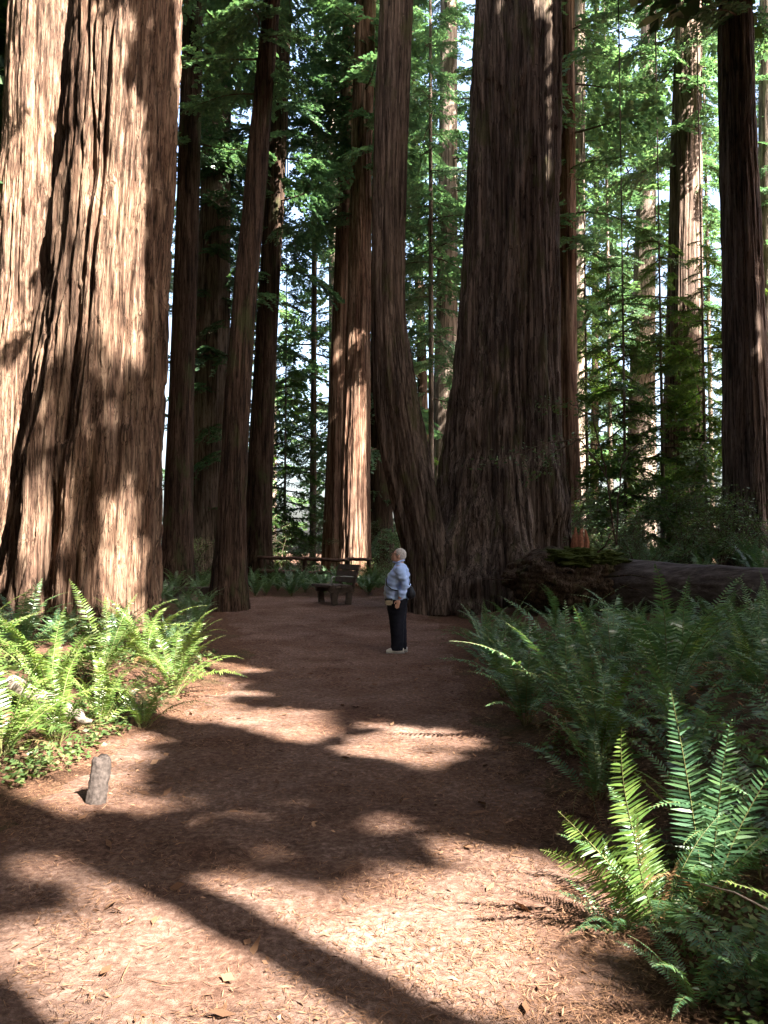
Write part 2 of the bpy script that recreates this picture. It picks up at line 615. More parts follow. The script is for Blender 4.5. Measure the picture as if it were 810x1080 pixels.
# left trees
open_region(0, 180, -20, 640, 13.0, 0.605, 'box', seed=31, ns=0.03, amt=0.9)
open_region(112, 182, 40, 320, 13.0, 0.45, 'box', seed=33, ns=0.03)
open_region(55, 95, 200, 340, 13.0, 0.42, 'box', seed=30, ns=0.04)
open_region(15, 65, 540, 650, 13.0, 0.42, 'box', seed=29, ns=0.04)
open_region(120, 178, 500, 650, 13.2, 0.1, 'ell', seed=32)
open_region(60, 110, 40, 180, 13.0, 0.1, 'ell', seed=33)
open_region(-60, 62, -40, 700, 21.6, 0.40, 'box', seed=34, ns=0.02)
# lit trunk in the middle
open_region(356, 394, 330, 600, 26.4, 0.25, 'box', seed=35, ns=0.04, r=2)
# streak on the curved stem, top and right edge of the great trunk
open_region(400, 414, 70, 215, 16.6, 0.2, 'box', seed=36, r=0)
open_region(520, 592, -60, 20, 16.6, 0.5, 'box', seed=37, ns=0.06, r=0)
open_region(578, 594, -20, 160, 17.0, 0.0, 'box', seed=38)
# right-hand fern
for D_ in (2.9, 3.1, 3.3, 3.5):
    open_region(620, 745, 745, 940, D_, 0.1, seed=39, r=1)
open_region(735, 800, 780, 900, 3.5, 0.5, seed=40)

# trunks that stand in the shade
open_region(340, 398, -30, 318, 26.4, 0.0, 'box', amt=0.0)
open_region(760, 812, 120, 540, 20.0, 0.0, 'box', amt=0.0)
open_region(480, 574, 30, 420, 17.0, 0.0, 'box', amt=0.0)

# ------------------------------------------------------------------ trunks
def trunk_mesh(name, rows, y0, mat, seed, nseg=64, dz=0.25, zvis=16, top=42, flute=(9, 0.05), strips=(36, 0.035, 2.5),
               butt=(6, 0.25, 1.2), twist=0.0, top_r=0.12, lump=0.0, gap=None, ydrift=0.0, crack=None):
    """rows: (z, centre x, radius) from the ground up; the trunk goes on tapering to the top"""
    rows = sorted(rows)
    zs, cs, rs = (np.array([r[k] for r in rows], float) for k in range(3))
    zb = gz(cs[0], y0) - 0.35
    slope = (cs[-1] - cs[-2]) / max(zs[-1] - zs[-2], 0.5) * 0.7
    zt = max(top, zs[-1] + 8)
    zs = np.concatenate([[zb], zs, [zt]])
    cs = np.concatenate([[cs[0]], cs, [cs[-1] + slope * (zt - zs[-2])]])
    rs = np.concatenate([[rs[0] * 1.06], rs, [max(top_r, rs[-1] * 0.25)]])
    z = np.concatenate([np.arange(zb, zvis, dz), np.linspace(zvis, zt, 14)])
    c = np.interp(z, zs, cs)
    r = np.interp(z, zs, rs)
    k = max(1, int(0.8 / dz))
    ker = np.ones(2 * k + 1) / (2 * k + 1)
    sm = lambda a: np.convolve(np.pad(a, k, mode='edge'), ker, 'valid')
    nlow = len(np.arange(zb, zvis, dz))
    c[:nlow] = sm(c[:nlow])
    r[:nlow] = sm(r[:nlow])
    th = np.linspace(0, 1, nseg, endpoint=False)
    TH, ZZ = np.meshgrid(th, z)
    RR = np.repeat(r[:, None], nseg, 1)
    CC = np.repeat(c[:, None], nseg, 1)
    U = TH + twist * ZZ + 0.01 * (vnoise(TH * 7, ZZ * 0.6, 7, seed + 9) - 0.5)
    f = np.zeros_like(RR)
    h0 = ZZ - (zb + 0.35)
    f += butt[1] * (vnoise(U * butt[0], h0 * 0.2, butt[0], seed) - 0.45) * np.exp(-np.clip(h0, 0, 99) / butt[2])
    f += flute[1] * (1 - 2 * np.abs(vnoise(U * flute[0], h0 * 0.12, flute[0], seed + 1) - 0.5) * 2)
    a = vnoise(U * strips[0], h0 / strips[2], strips[0], seed + 2)
    b = vnoise(U * strips[0] * 2, h0 / strips[2] * 1.7, strips[0] * 2, seed + 3)
    f += strips[1] * (np.clip(a * 1.6 - 0.5, -0.5, 0.5) + 0.45 * (b - 0.5))
    if nseg >= 200:
        a = vnoise(U * strips[0] * 4, h0 * 2.2, strips[0] * 4, seed + 5)
        f += strips[1] * 0.42 * (a - 0.5)
        p = vnoise(U * strips[0] * 1.0, h0 * 1.1, strips[0], seed + 6)
        f += strips[1] * 1.2 * np.where(p > 0.55, 0.5, -0.1) * (0.4 + b)
        p = vnoise(U * strips[0] * 2 + 0.5, h0 * 3.1, strips[0] * 2, seed + 14)
        f += strips[1] * 0.6 * np.where(p > 0.6, 0.5, -0.15)
    if crack:
        for (nu, nv, wdt, dep, sd_) in crack:
            q = vnoise(U * nu, h0 * nv, nu, seed + sd_)
            f -= dep * np.exp(-((q - 0.5) / wdt) ** 2)
    if lump:
        f += lump * (vnoise(U * 9, h0 * 0.9, 9, seed + 7) - 0.4) * np.exp(-np.clip(h0 - 0.8, 0, 99) / 1.8)
        f += lump * 0.5 * (vnoise(U * 26, h0 * 2.6, 26, seed + 8) - 0.5) * np.exp(-np.clip(h0 - 1.0, 0, 99) / 2.0)
    if gap:                      # deep clefts in the bark: (angle 0..1, width, depth, z0, z1)
        for (a0, w, d, z0, z1) in gap:
            wob = a0 + 0.010 * (vnoise(ZZ * 0 + 3, ZZ * 0.7, 5, seed + int(a0 * 100)) - 0.5) * 2
            dd = (TH - wob + 0.5) % 1 - 0.5
            f -= d * np.exp(-(dd / w) ** 2) * smooth((ZZ - z0) / 0.8) * smooth((z1 - ZZ) / 1.5)
    RR = RR * (1 + f)
    ang = TH * 2 * PI
    V = np.stack([CC + RR * np.cos(ang), y0 + ydrift * np.clip(ZZ, 0, 99) + RR * np.sin(ang), ZZ], -1).reshape(-1, 3)
    m = len(z)
    i = np.arange(m - 1)[:, None] * nseg
    j = np.arange(nseg)[None]
    kk = (j + 1) % nseg
    Q = np.stack([i + j, i + kk, i + nseg + kk, i + nseg + j], -1).reshape(-1, 4)
    V[:, 0] -= cs[1]
    V[:, 1] -= y0
    g = gz(cs[1], y0)
    V[:, 2] -= g
    return mesh_np(name, V, Q, mat, None, True), (cs[1], y0, g)


def px_rows(rows, D):
    """(py, left px, right px) at distance D -> (z, centre x, radius)"""
    out = []
    for py, xl, xr in rows:
        a, b = at(xl, py, D), at(xr, py, D)
        out.append((a[2], (a[0] + b[0]) / 2, (b[0] - a[0]) / 2))
    return out


# ------------------------------------------------------------------ foliage sprays
def spray(seed, L=3.0, spacing=0.13, width=0.85, leaf=0.10, lw=0.032, step=0.07, droop=0.55, drop=0.18):
    """one flat conifer branch along +X: leaf quads, stem points"""
    g = np.random.default_rng(seed)
    nT = int(L / spacing)
    t = (np.arange(nT) + g.random(nT) * 0.7) / nT
    t = np.repeat(t[:, None], 2, 1)
    t = np.clip(t * 0.86 + 0.14 + g.normal(0, 0.008, t.shape), 0.1, 1.0)
    side = np.array([[-1, 1]]) * np.ones((nT, 1))
    keepT = g.random(t.shape) > drop
    wl = width * np.sin(PI * np.clip(t * 0.93 + 0.07, 0, 1) ** 0.8) ** 0.8 * g.uniform(0.45, 1.15, t.shape) + 0.08
    t, side, wl = t[keepT], side[keepT], wl[keepT]
    wob = g.normal(0, 0.12, 3)

    def main(tt):
        return np.stack([L * tt * (1 - 0.08 * tt), wob[0] * np.sin(tt * 5) * 0.6, -droop * tt ** 2 * L * 0.35 + wob[1] * 0.5 * np.sin(tt * 4)], -1)
    base = main(t)
    ang = side * (R(58) + g.normal(0, 0.18, t.shape)) * (1 - 0.35 * t)
    dirv = np.stack([np.cos(ang), np.sin(ang), -0.18 + g.normal(0, 0.14, t.shape)], -1)
    K = int((width * 1.3) / step) + 1
    s = (np.arange(K) + 0.5) * step
    S = np.repeat(s[None], len(t), 0) + g.uniform(-0.25, 0.25, (len(t), K)) * step
    ok = S < wl[:, None]
    P = base[:, None] + dirv[:, None] * S[..., None]
    P[..., 2] -= 0.28 * S ** 2
    P = np.concatenate([P[ok], P[ok]])
    dv = np.repeat(dirv[:, None], K, 1)[ok]
    dv = np.concatenate([dv, dv])
    n = len(P)
    sgn = np.concatenate([np.ones(n // 2), -np.ones(n // 2)])
    la = sgn * R(42) + g.normal(0, 0.25, n)
    ca, sa = np.cos(la), np.sin(la)
    d = np.stack([dv[:, 0] * ca - dv[:, 1] * sa, dv[:, 0] * sa + dv[:, 1] * ca, dv[:, 2] + g.normal(0, 0.22, n)], -1)
    d /= np.linalg.norm(d, axis=1)[:, None]
    up = np.stack([g.normal(0, 0.35, n), g.normal(0, 0.35, n), np.ones(n)], -1)
    w = np.cross(d, up)
    w /= np.linalg.norm(w, axis=1)[:, None]
    ll = leaf * g.uniform(0.6, 1.25, n)[:, None]
    ww = lw * g.uniform(0.7, 1.3, n)[:, None]
    V = np.stack([P, P + d * ll * 0.5 + w * ww, P + d * ll, P + d * ll * 0.5 - w * ww], 1)
    stem = main(np.linspace(0, 1, 6))
    return V, stem


def xf(P, origin, az, el, roll, sc):
    cr, sr = math.cos(roll), math.sin(roll)
    x, y, z = P[..., 0] * sc, P[..., 1] * sc, P[..., 2] * sc
    y, z = y * cr - z * sr, y * sr + z * cr
    ce, se = math.cos(el), math.sin(el)
    x, z = x * ce - z * se, x * se + z * ce
    ca, sa = math.cos(az), math.sin(az)
    return np.stack([x * ca - y * sa + origin[0], x * sa + y * ca + origin[1], z + origin[2]], -1)


def crown(seed, zmin, zmax, nb, lmin, lmax, sprays, L0=3.0, el=(-0.35, 0.1), axis=None, clump=0.5, thick=1.0):
    """axis(z) -> (x, y).  Returns leaf quads (n,4,3) and a builder of limbs"""
    g = np.random.default_rng(seed)
    leaves = []
    limbs = MB()
    az = g.random() * 6.28
    whorl = zmin
    for k in range(nb):
        f = (k + g.random()) / nb
        z = zmin + (zmax - zmin) * f
        if g.random() < clump:
            z = zmin + (zmax - zmin) * (round(f * nb / 4) * 4 / nb) + g.normal(0, 0.15)
        az += 2.4 + g.normal(0, 0.5)
        shape = (1 - f) ** 0.75 * 0.75 + 0.25 if f > 0.25 else 0.75 + f
        ln = (lmin + (lmax - lmin) * g.random()) * min(1.0, shape)
        V, st = sprays[g.integers(len(sprays))]
        sc = ln / L0
        e = g.uniform(*el)
        ro = g.normal(0, 0.3)
        ax = axis(z) if axis else (0, 0)
        org = (ax[0], ax[1], z)
        leaves.append(xf(V, org, az, e, ro, sc))
        S = xf(st, org, az, e, ro, sc)
        limbs.tube(S, np.linspace((0.012 + 0.009 * ln) * thick, 0.004, len(S)), 4, False)
    return np.concatenate(leaves), limbs


def leaf_mesh(name, Lv, mat):
    n = len(Lv)
    return mesh_np(name, Lv.reshape(-1, 3), np.arange(n * 4).reshape(-1, 4), mat)


def crown_mesh(Lv, lb, mat):
    n = len(Lv)
    LV, LQ = np.vstack(lb.V), np.vstack(lb.Q)
    return mesh_np('crown', np.vstack([Lv.reshape(-1, 3), LV]), np.vstack([np.arange(n * 4).reshape(-1, 4), LQ + n * 4]), [mat, M['wood_branch']],
                   np.concatenate([np.zeros(n, int), np.ones(len(LQ), int)]))


SPR = [spray(100 + k, droop=0.3 + 0.12 * k, leaf=0.15, lw=0.05, step=0.075, spacing=0.14, width=0.95) for k in range(5)]
SPR_BIG = [spray(120 + k, spacing=0.24, leaf=0.36, lw=0.12, step=0.17, width=1.25, drop=0.03) for k in range(4)]
SPR_FAR = [spray(140 + k, spacing=0.2, leaf=0.30, lw=0.10, step=0.14, width=1.1, droop=0.3 + 0.12 * k) for k in range(4)]

# shared crowns: (leaves mesh, limbs mesh)
CR = {}


def crown_pair(key, *a, mat='needle', **kw):
    Lv, lb = crown(*a, **kw)
    CR[key] = crown_mesh(Lv, lb, M[mat])


for k in range(3):
    crown_pair(f'tall{k}', 200 + k, 9 + 2 * k, 40, 95, 1.8, 4.4, SPR)            # bare below, tall
    crown_pair(f'full{k}', 210 + k, 1.8, 30, 85, 1.6, 4.0, SPR)                 # foliage down to the ground
    crown_pair(f'far{k}', 220 + k, 2.0, 38, 70, 2.0, 5.0, SPR_FAR)
for k in range(3):
    crown_pair(f'young{k}', 230 + k, 0.4, 9, 80, 0.9, 2.3, SPR, mat='needle_young')

TREES = []


def tree(name, label, cat, rows, D, mat, seed, key=None, group=None, lean=True, spin=0.0, cz=0.0, csc=1.0, px=True, **kw):
    rw = px_rows(rows, D) if px else rows
    me, base = trunk_mesh('trunk', rw, D, mat, seed, **kw)
    t = thing(name, label, cat, base, 0, group)
    link('trunk', me, t)
    if key:
        rs = sorted(rw)
        sl = (rs[-1][1] - rs[0][1]) / max(rs[-1][0] - rs[0][0], 1)
        c = link('crown', CR[key], t)
        c.rotation_euler = (0, math.atan(sl) if lean else 0, spin)
        c.scale = (csc, csc, csc)
        c.location = (0, 0, cz)
    TREES.append(t)
    return t


G_MID = 'tall trunks standing behind the path'
# the two big trees at the left
tree('redwood_tree', 'huge sunlit redwood with shaggy cleft bark rising from the ferns left of the path', 'tree',
     [(650, -4, 170), (620, 2, 168), (580, 10, 168), (500, 18, 169), (400, 35, 172), (300, 48, 175), (200, 60, 179), (100, 69, 183), (0, 76, 187), (-200, 84, 190)],
     14.2, M['bark_warm'], 1, 'tall0', nseg=640, dz=0.05, zvis=13, flute=(8, 0.07), strips=(44, 0.035, 1.6), crack=((20, 0.20, 0.12, 0.11, 41), (42, 0.42, 0.12, 0.065, 42), (90, 1.1, 0.16, 0.025, 43)), butt=(7, 0.30, 1.6), csc=1.0, cz=15,
     gap=[(0.742, 0.020, 0.20, -1, 10), (0.66, 0.008, 0.10, -1, 6), (0.70, 0.007, 0.09, 1.5, 12), (0.80, 0.010, 0.12, -1, 5), (0.86, 0.007, 0.07, 4, 12), (0.60, 0.02, 0.15, -1, 20), (0.775, 0.006, 0.08, 5, 12)])
tree('redwood_tree', 'brightly lit redwood trunk at the edge, half hidden behind the huge shaggy redwood', 'tree',
     [(640, -60, 62), (500, -32, 60), (400, -18, 58), (300, -4, 62), (150, 4, 70), (0, 11, 76), (-200, 18, 84)],
     22.5, M['bark_warm'], 2, 'tall1', nseg=400, dz=0.08, zvis=20, crack=((24, 0.2, 0.12, 0.09, 41), (50, 0.5, 0.13, 0.05, 42)), flute=(9, 0.05), strips=(40, 0.035, 3.0), butt=(6, 0.2, 1.5), cz=12)
# trunks between the left tree and the lit one
tree('redwood_tree', 'slim trunk with hanging sprays just right of the huge shaggy redwood', 'tree',
     [(610, 166, 206), (590, 171, 203), (500, 174, 203), (400, 179, 204), (200, 187, 210), (0, 194, 214)],
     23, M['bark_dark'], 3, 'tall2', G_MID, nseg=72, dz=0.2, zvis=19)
tree('redwood_tree', 'stout grey trunk veiled in drooping green sprays left of the leaning dark trunk', 'tree',
     [(612, 190, 244), (590, 198, 240), (500, 201, 240), (400, 205, 241), (200, 213, 243), (0, 219, 244)],
     27, M['bark_pale'], 4, 'full0', G_MID, nseg=96, dz=0.2, zvis=22, csc=0.8)
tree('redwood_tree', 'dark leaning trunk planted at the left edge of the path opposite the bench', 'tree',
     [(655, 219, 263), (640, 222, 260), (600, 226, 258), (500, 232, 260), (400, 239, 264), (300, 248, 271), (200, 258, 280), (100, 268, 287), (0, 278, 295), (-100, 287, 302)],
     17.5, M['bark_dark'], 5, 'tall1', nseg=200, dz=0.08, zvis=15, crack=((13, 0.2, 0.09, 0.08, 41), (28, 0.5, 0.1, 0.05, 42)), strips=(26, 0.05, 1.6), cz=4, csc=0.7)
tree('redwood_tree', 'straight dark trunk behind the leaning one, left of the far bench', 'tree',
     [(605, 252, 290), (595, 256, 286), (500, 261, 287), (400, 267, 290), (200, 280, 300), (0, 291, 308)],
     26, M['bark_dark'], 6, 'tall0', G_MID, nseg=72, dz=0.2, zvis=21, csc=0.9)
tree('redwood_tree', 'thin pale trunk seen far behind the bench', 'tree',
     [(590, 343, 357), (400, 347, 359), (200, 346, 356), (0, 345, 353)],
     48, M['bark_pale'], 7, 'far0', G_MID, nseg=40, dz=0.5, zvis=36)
tree('redwood_tree', 'reddish shaded trunk touching the sunlit trunk on its left side', 'tree',
     [(596, 339, 366), (500, 344, 364), (400, 348, 366), (200, 356, 370), (0, 362, 374)],
     29, M['bark_red'], 8, 'tall2', G_MID, nseg=64, dz=0.25, zvis=23)
tree('redwood_tree', 'red fibrous trunk in full sun behind the bench', 'tree',
     [(605, 355, 393), (590, 357, 391), (500, 360, 390), (400, 364, 390), (300, 367, 391), (200, 370, 391), (0, 376, 396)],
     27, M['bark_red'], 9, 'tall1', nseg=260, dz=0.12, zvis=21, crack=((16, 0.15, 0.08, 0.07, 41), (36, 0.35, 0.1, 0.05, 42)), strips=(40, 0.05, 2.0), csc=0.9, cz=3)
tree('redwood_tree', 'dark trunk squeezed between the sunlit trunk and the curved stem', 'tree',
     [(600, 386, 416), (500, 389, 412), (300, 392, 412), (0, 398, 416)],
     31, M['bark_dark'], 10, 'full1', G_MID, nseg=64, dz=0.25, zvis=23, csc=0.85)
# trunks seen right of the curved stem
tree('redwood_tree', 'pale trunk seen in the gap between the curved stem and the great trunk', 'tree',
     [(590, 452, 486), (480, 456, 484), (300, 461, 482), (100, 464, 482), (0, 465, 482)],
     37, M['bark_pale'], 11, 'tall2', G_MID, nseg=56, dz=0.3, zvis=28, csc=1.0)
tree('redwood_tree', 'thin dark pole of a trunk close behind the curved stem', 'tree',
     [(590, 444, 456), (380, 440, 450), (100, 431, 439), (0, 428, 435)],
     42, M['bark_dark'], 12, 'far1', G_MID, nseg=32, dz=0.5, zvis=32)
tree('redwood_tree', 'reddish trunk hugging the right edge of the great trunk', 'tree',
     [(585, 584, 614), (400, 586, 608), (200, 588, 607), (0, 589, 606)],
     25, M['bark_red'], 13, 'tall0', G_MID, nseg=64, dz=0.25, zvis=20)
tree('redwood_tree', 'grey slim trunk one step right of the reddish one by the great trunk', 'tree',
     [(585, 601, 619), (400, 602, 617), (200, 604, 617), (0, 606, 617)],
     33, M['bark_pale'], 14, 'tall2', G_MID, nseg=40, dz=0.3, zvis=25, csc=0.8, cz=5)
tree('redwood_tree', 'very thin far pole standing in the bright sky gap', 'tree',
     [(580, 621, 632), (400, 624, 631), (200, 626, 632), (0, 627, 632)],
     52, M['bark_dark'], 15, 'far2', G_MID, nseg=28, dz=0.6, zvis=38)
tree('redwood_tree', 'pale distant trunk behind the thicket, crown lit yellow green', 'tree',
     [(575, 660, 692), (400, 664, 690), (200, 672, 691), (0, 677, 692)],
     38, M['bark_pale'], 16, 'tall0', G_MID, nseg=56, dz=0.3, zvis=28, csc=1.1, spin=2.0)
tree('redwood_tree', 'broad brown trunk behind the thicket with a dark stripe down its side', 'tree',
     [(570, 696, 746), (500, 699, 742), (400, 701, 740), (200, 707, 739), (0, 714, 739)],
     27, M['bark_brown'], 17, 'tall2', G_MID, nseg=180, dz=0.2, zvis=21, crack=((14, 0.1, 0.09, 0.09, 41), (30, 0.2, 0.1, 0.05, 42)), spin=1.0)
tree('redwood_tree', 'tall straight brown trunk standing alone beyond the fallen log', 'tree',
     [(575, 764, 822), (500, 764, 814), (400, 764, 808), (300, 763, 803), (200, 761, 798), (0, 759, 791), (-200, 757, 786)],
     21, M['bark_brown'], 18, 'tall1', nseg=260, dz=0.12, zvis=18, crack=((16, 0.15, 0.08, 0.07, 41), (36, 0.35, 0.1, 0.04, 42)), strips=(34, 0.045, 2.5), spin=0.7, cz=4)
tree('redwood_tree', 'partly cut off pale trunk right of the tall straight brown one', 'tree',
     [(570, 800, 828), (400, 800, 826), (200, 800, 824), (0, 802, 822)],
     30, M['bark_pale'], 19, 'full2', G_MID, nseg=48, dz=0.3, zvis=23, csc=0.8, spin=2.2)

# the great trunk with its curved second stem: one tree
gt_rows = px_rows([(655, 438, 622), (620, 443, 614), (590, 449, 608), (560, 456, 602), (500, 468, 594), (450, 475, 590), (400, 481, 588), (300, 489, 587), (200, 495, 587), (100, 499, 587), (0, 504, 588), (-200, 512, 590)], 18.0)
me, gbase = trunk_mesh('trunk', gt_rows, 18.0, M['bark_grey'], 20, nseg=640, dz=0.06, zvis=16, flute=(11, 0.10), strips=(46, 0.04, 5.0), crack=((18, 0.07, 0.10, 0.10, 41), (40, 0.14, 0.09, 0.06, 42), (84, 0.3, 0.12, 0.022, 43)), butt=(7, 0.26, 1.6),
                       twist=0.004, lump=0.22, gap=[(0.60, 0.02, 0.16, 1.5, 30), (0.70, 0.008, 0.09, 2, 30), (0.83, 0.012, 0.14, -1, 3.0), (0.88, 0.02, 0.22, -1, 2.6), (0.77, 0.006, 0.07, 3, 30)])
great = thing('redwood_tree', 'enormous fluted redwood with a burled base and a curved second stem behind the person', 'tree', gbase)
link('trunk', me, great)
st_rows = px_rows([(640, 436, 492), (600, 430, 480), (560, 421, 468), (500, 407, 457), (450, 399, 446), (400, 394, 436), (350, 391, 428), (300, 390, 425), (200, 392, 427), (100, 397, 431), (0, 402, 436), (-200, 412, 444)], 17.2)
me, sb = trunk_mesh('curved_stem', st_rows, 17.2, M['bark_grey'], 21, nseg=320, dz=0.07, zvis=15, crack=((12, 0.07, 0.1, 0.10, 41), (28, 0.16, 0.1, 0.06, 42)), flute=(9, 0.09), strips=(28, 0.055, 4.0), butt=(5, 0.2, 1.2), lump=0.1)
so = link('curved_stem', me, great)
so.location = Vector(sb) - Vector(gbase)
c = link('crown', CR['tall2'], great)
c.location = (-0.1, 0, 9)
# ------------------------------------------------------------------ foliage trees between and behind the trunks
FOL = [  # px, D, crown, scale, label
    (330, 33, 'full0', 1.0, 'bushy hemlock filling the gap above the bench'),
    (420, 39, 'tall2', 1.0, 'hemlock crowding the gap behind the curved stem'),
    (455, 30, 'tall0', 0.8, 'light green conifer hanging over the gap left of the great trunk'),
    (645, 33, 'tall1', 0.62, 'sunlit yellow green conifer right of the great trunk'),
    (752, 36, 'tall1', 0.8, 'conifer showing between the two brown trunks beyond the log'),
    (215, 38, 'tall0', 0.9, 'conifer seen through the trunks beside the huge shaggy redwood'),
    (235, 31, 'tall2', 0.7, 'conifer with high drooping crown above the leaning trunk'),
    (620, 28, 'young0', 1.3, 'young hemlock in the thicket beside the great trunk'),
    (700, 24, 'young1', 1.2, 'young hemlock in front of the broad brown trunk'),
    (660, 22, 'young2', 1.0, 'low young hemlock catching a spot of sun in the thicket'),
    (745, 23, 'young0', 1.1, 'young hemlock left of the tall straight trunk'),
    (790, 26, 'young1', 1.2, 'young hemlock at the foot of the tall straight trunk'),
    (300, 30, 'young2', 1.1, 'young hemlock behind the rail fence'),
    (205, 30, 'young0', 1.0, 'young hemlock behind the stout grey trunk'),
    (432, 36, 'young1', 1.0, 'young hemlock in the gap at the foot of the curved stem'),
]
for k, (px, D, key, sc, lab) in enumerate(FOL):
    x = (px - 405) / FPX * D
    hh = 10 * sc if key.startswith('young') else 36 * sc
    rr = (0.04 if key.startswith('young') else 0.11) * sc
    rows = [(gz(x, D), x, rr * 1.3), (gz(x, D) + hh * 0.4, x + 0.01, rr), (gz(x, D) + hh * 0.95, x + 0.02, rr * 0.4)]
    tree('young_conifer' if key.startswith('young') else 'conifer_tree', lab, 'tree', rows, D, M['bark_pale'], 300 + k, key,
         'young conifers in the understorey' if key.startswith('young') else 'leafy conifers between the trunks', px=False,
         nseg=12, dz=0.8, zvis=hh * 0.9, top=hh, top_r=0.02, csc=sc, spin=k * 1.3, butt=(5, 0.1, 0.5))
# farther wood, tree by tree
g = np.random.default_rng(5)
for k in range(6):
    px = -30 + k * 170 + g.uniform(-24, 24)
    D = g.uniform(52, 78)
    x = (px - 405) / FPX * D
    sc = g.uniform(0.75, 1.25)
    hh = 38 * sc
    rr = g.uniform(0.2, 0.5)
    rows = [(gz(x, D), x, rr * 1.2), (gz(x, D) + hh * 0.5, x, rr * 0.8), (gz(x, D) + hh * 0.95, x, rr * 0.2)]
    tree('conifer_tree', f'{ORD[k]} from the left of the distant conifers closing the view', 'tree', rows, D, M['bark_pale'] if k % 3 else M['bark_dark'], 400 + k,
         f'far{k % 3}', 'distant conifers closing the view', px=False, nseg=12, dz=1.5, zvis=hh * 0.9, top=hh, csc=sc, spin=k * 1.7, butt=(5, 0.1, 0.5))

# ------------------------------------------------------------------ unseen canopy trees beside the camera: set and thinned to shade the path
CAN = [  # x, y, trunk radius, crown from, crown to, branches, max length
    (6.27, -0.39, 0.27, 13, 34, 150, 6.0),
    (6.0, -2.68, 0.14, 12, 26, 120, 5.0),
    (3.6, -2.25, 0.46, 14, 36, 170, 6.0),
    (14.0, -4.6, 0.26, 13, 38, 200, 7.0),
    (12.5, 3.6, 0.42, 12, 36, 200, 7.0),
    (15.5, 2.0, 0.7, 12, 40, 220, 7.5),
    (14.0, 8.5, 0.6, 10, 40, 220, 7.0),
    (21.0, 11.0, 0.8, 10, 42, 220, 7.5),
    (17.0, 15.5, 0.7, 9, 42, 130, 7.0),
    (22.0, 3.5, 0.8, 12, 42, 220, 7.5),
    (20.5, -4.5, 0.7, 14, 42, 200, 7.5),
    (11.0, -9.8, 0.6, 14, 40, 200, 7.0),
    (-6.5, 3.2, 0.5, 15, 38, 220, 7.5),  # unseen tree added to close off sky light overhead
    (8.6, 7.2, 0.35, 17, 38, 220, 7.0),  # another one added to dim the open sky above
    (9.7, 17.6, 0.45, 16.5, 40, 240, 6.8),  # added unseen to keep sun off the upper middle trunk
]
for k, (x, y, rr, z0, z1, nb, lm) in enumerate(CAN):
    zg = gz(x, y)
    Lv, lb = crown(600 + k, z0, z1, nb, lm * 0.55, lm, SPR_BIG, el=(-0.3, 0.15), thick=0.4)
    Cc = Lv.mean(1) + np.array([x, y, zg])
    a, b = sun_cell(Cc)
    blocked = OPEN[np.clip(a, 0, 699), np.clip(b, 0, 899)]
    Lv = Lv[np.random.default_rng(k).random(len(Lv)) >= blocked]  # leaves between the sun and a wanted sun patch are removed
    rows = [(zg, x, rr * 1.25), (zg + 3, x, rr * 1.02), (zg + 12, x, rr * 0.92), (zg + z1 * 0.9, x, rr * 0.3)]
    me, base = trunk_mesh('trunk', rows, y, M['bark_dark'], 700 + k, nseg=40, dz=0.6, zvis=18, top=z1 + 1)
    t = thing('redwood_tree', 'unseen tall redwood beside or behind the viewer, its crown cut for the sun patches', 'tree', base, 0, 'shade trees beside the viewer')
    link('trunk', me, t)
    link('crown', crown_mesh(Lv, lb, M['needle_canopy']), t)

for k in range(2):
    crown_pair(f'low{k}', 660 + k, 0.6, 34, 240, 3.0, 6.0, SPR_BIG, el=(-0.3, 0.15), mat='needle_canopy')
# unseen forest behind and left of the viewer, mostly added to shut out sky
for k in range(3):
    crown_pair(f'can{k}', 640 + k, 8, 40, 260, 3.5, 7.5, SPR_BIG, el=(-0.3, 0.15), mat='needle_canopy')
AR = [(-2.5, -5.5, 0.6), (-7, -3.5, 0.8), (-11, 2, 0.9), (-5, -11, 0.8), (1.0, -9, 0.5), (-13, 9, 0.8), (-16, 15, 0.9), (-12, -8, 0.9), (-19, 6, 0.9), (-20, 22, 0.8), (-17, -3, 0.8),
      (4.5, -15, 0.8), (-2, -17, 0.8), (-9.5, -15, 0.8), (-25, 13, 0.8), (-26, 30, 0.8), (9, -17, 0.7), (-20, -12, 0.8), (-16, 22, 0.7), (-15.5, 28, 0.6), (-21, 35, 0.7), (-27, 42, 0.8), (-30, 24, 0.8), (-36, 33, 0.8), (-33, 50, 0.8), (-24, 55, 0.7), (-42, 44, 0.8)]
for k, (x, y, rr) in enumerate(AR):
    zg = gz(x, y)
    rows = [(zg, x, rr * 1.25), (zg + 3, x, rr * 1.02), (zg + 12, x, rr * 0.92), (zg + 36, x, rr * 0.3)]
    tree('redwood_tree', 'unseen tall redwood to the left of or behind the viewer', 'tree', rows, y, M['bark_dark'], 760 + k, f'can{k % 3}', 'forest trees outside the picture',
         px=False, nseg=40, dz=0.6, zvis=18, top=40, spin=k * 1.9)

# unseen low-crowned trees farther back, mostly added to block light from the horizon
for k, (x, y) in enumerate(((-3, -19), (4, -22), (-9, -21), (-15, -16), (-21, -9), (-24, 0), (-23, 9), (10, -24), (-6, -27), (17, -22), (-16, -25), (-28, -5), (27, -7), (31, 2), (1, -30), (-19, 29), (-25, 37), (-32, 40), (-22, 48), (-38, 26), (-17, 38))):
    zg = gz(x, y)
    rows = [(zg, x, 0.4), (zg + 3, x, 0.32), (zg + 12, x, 0.26), (zg + 34, x, 0.08)]
    tree('conifer_tree', 'unseen low-crowned conifer beside or behind the viewer', 'tree', rows, y, M['bark_dark'], 790 + k, f'low{k % 2}', 'forest trees outside the picture', px=False,
         nseg=20, dz=1.0, zvis=18, top=36, spin=k * 1.9)

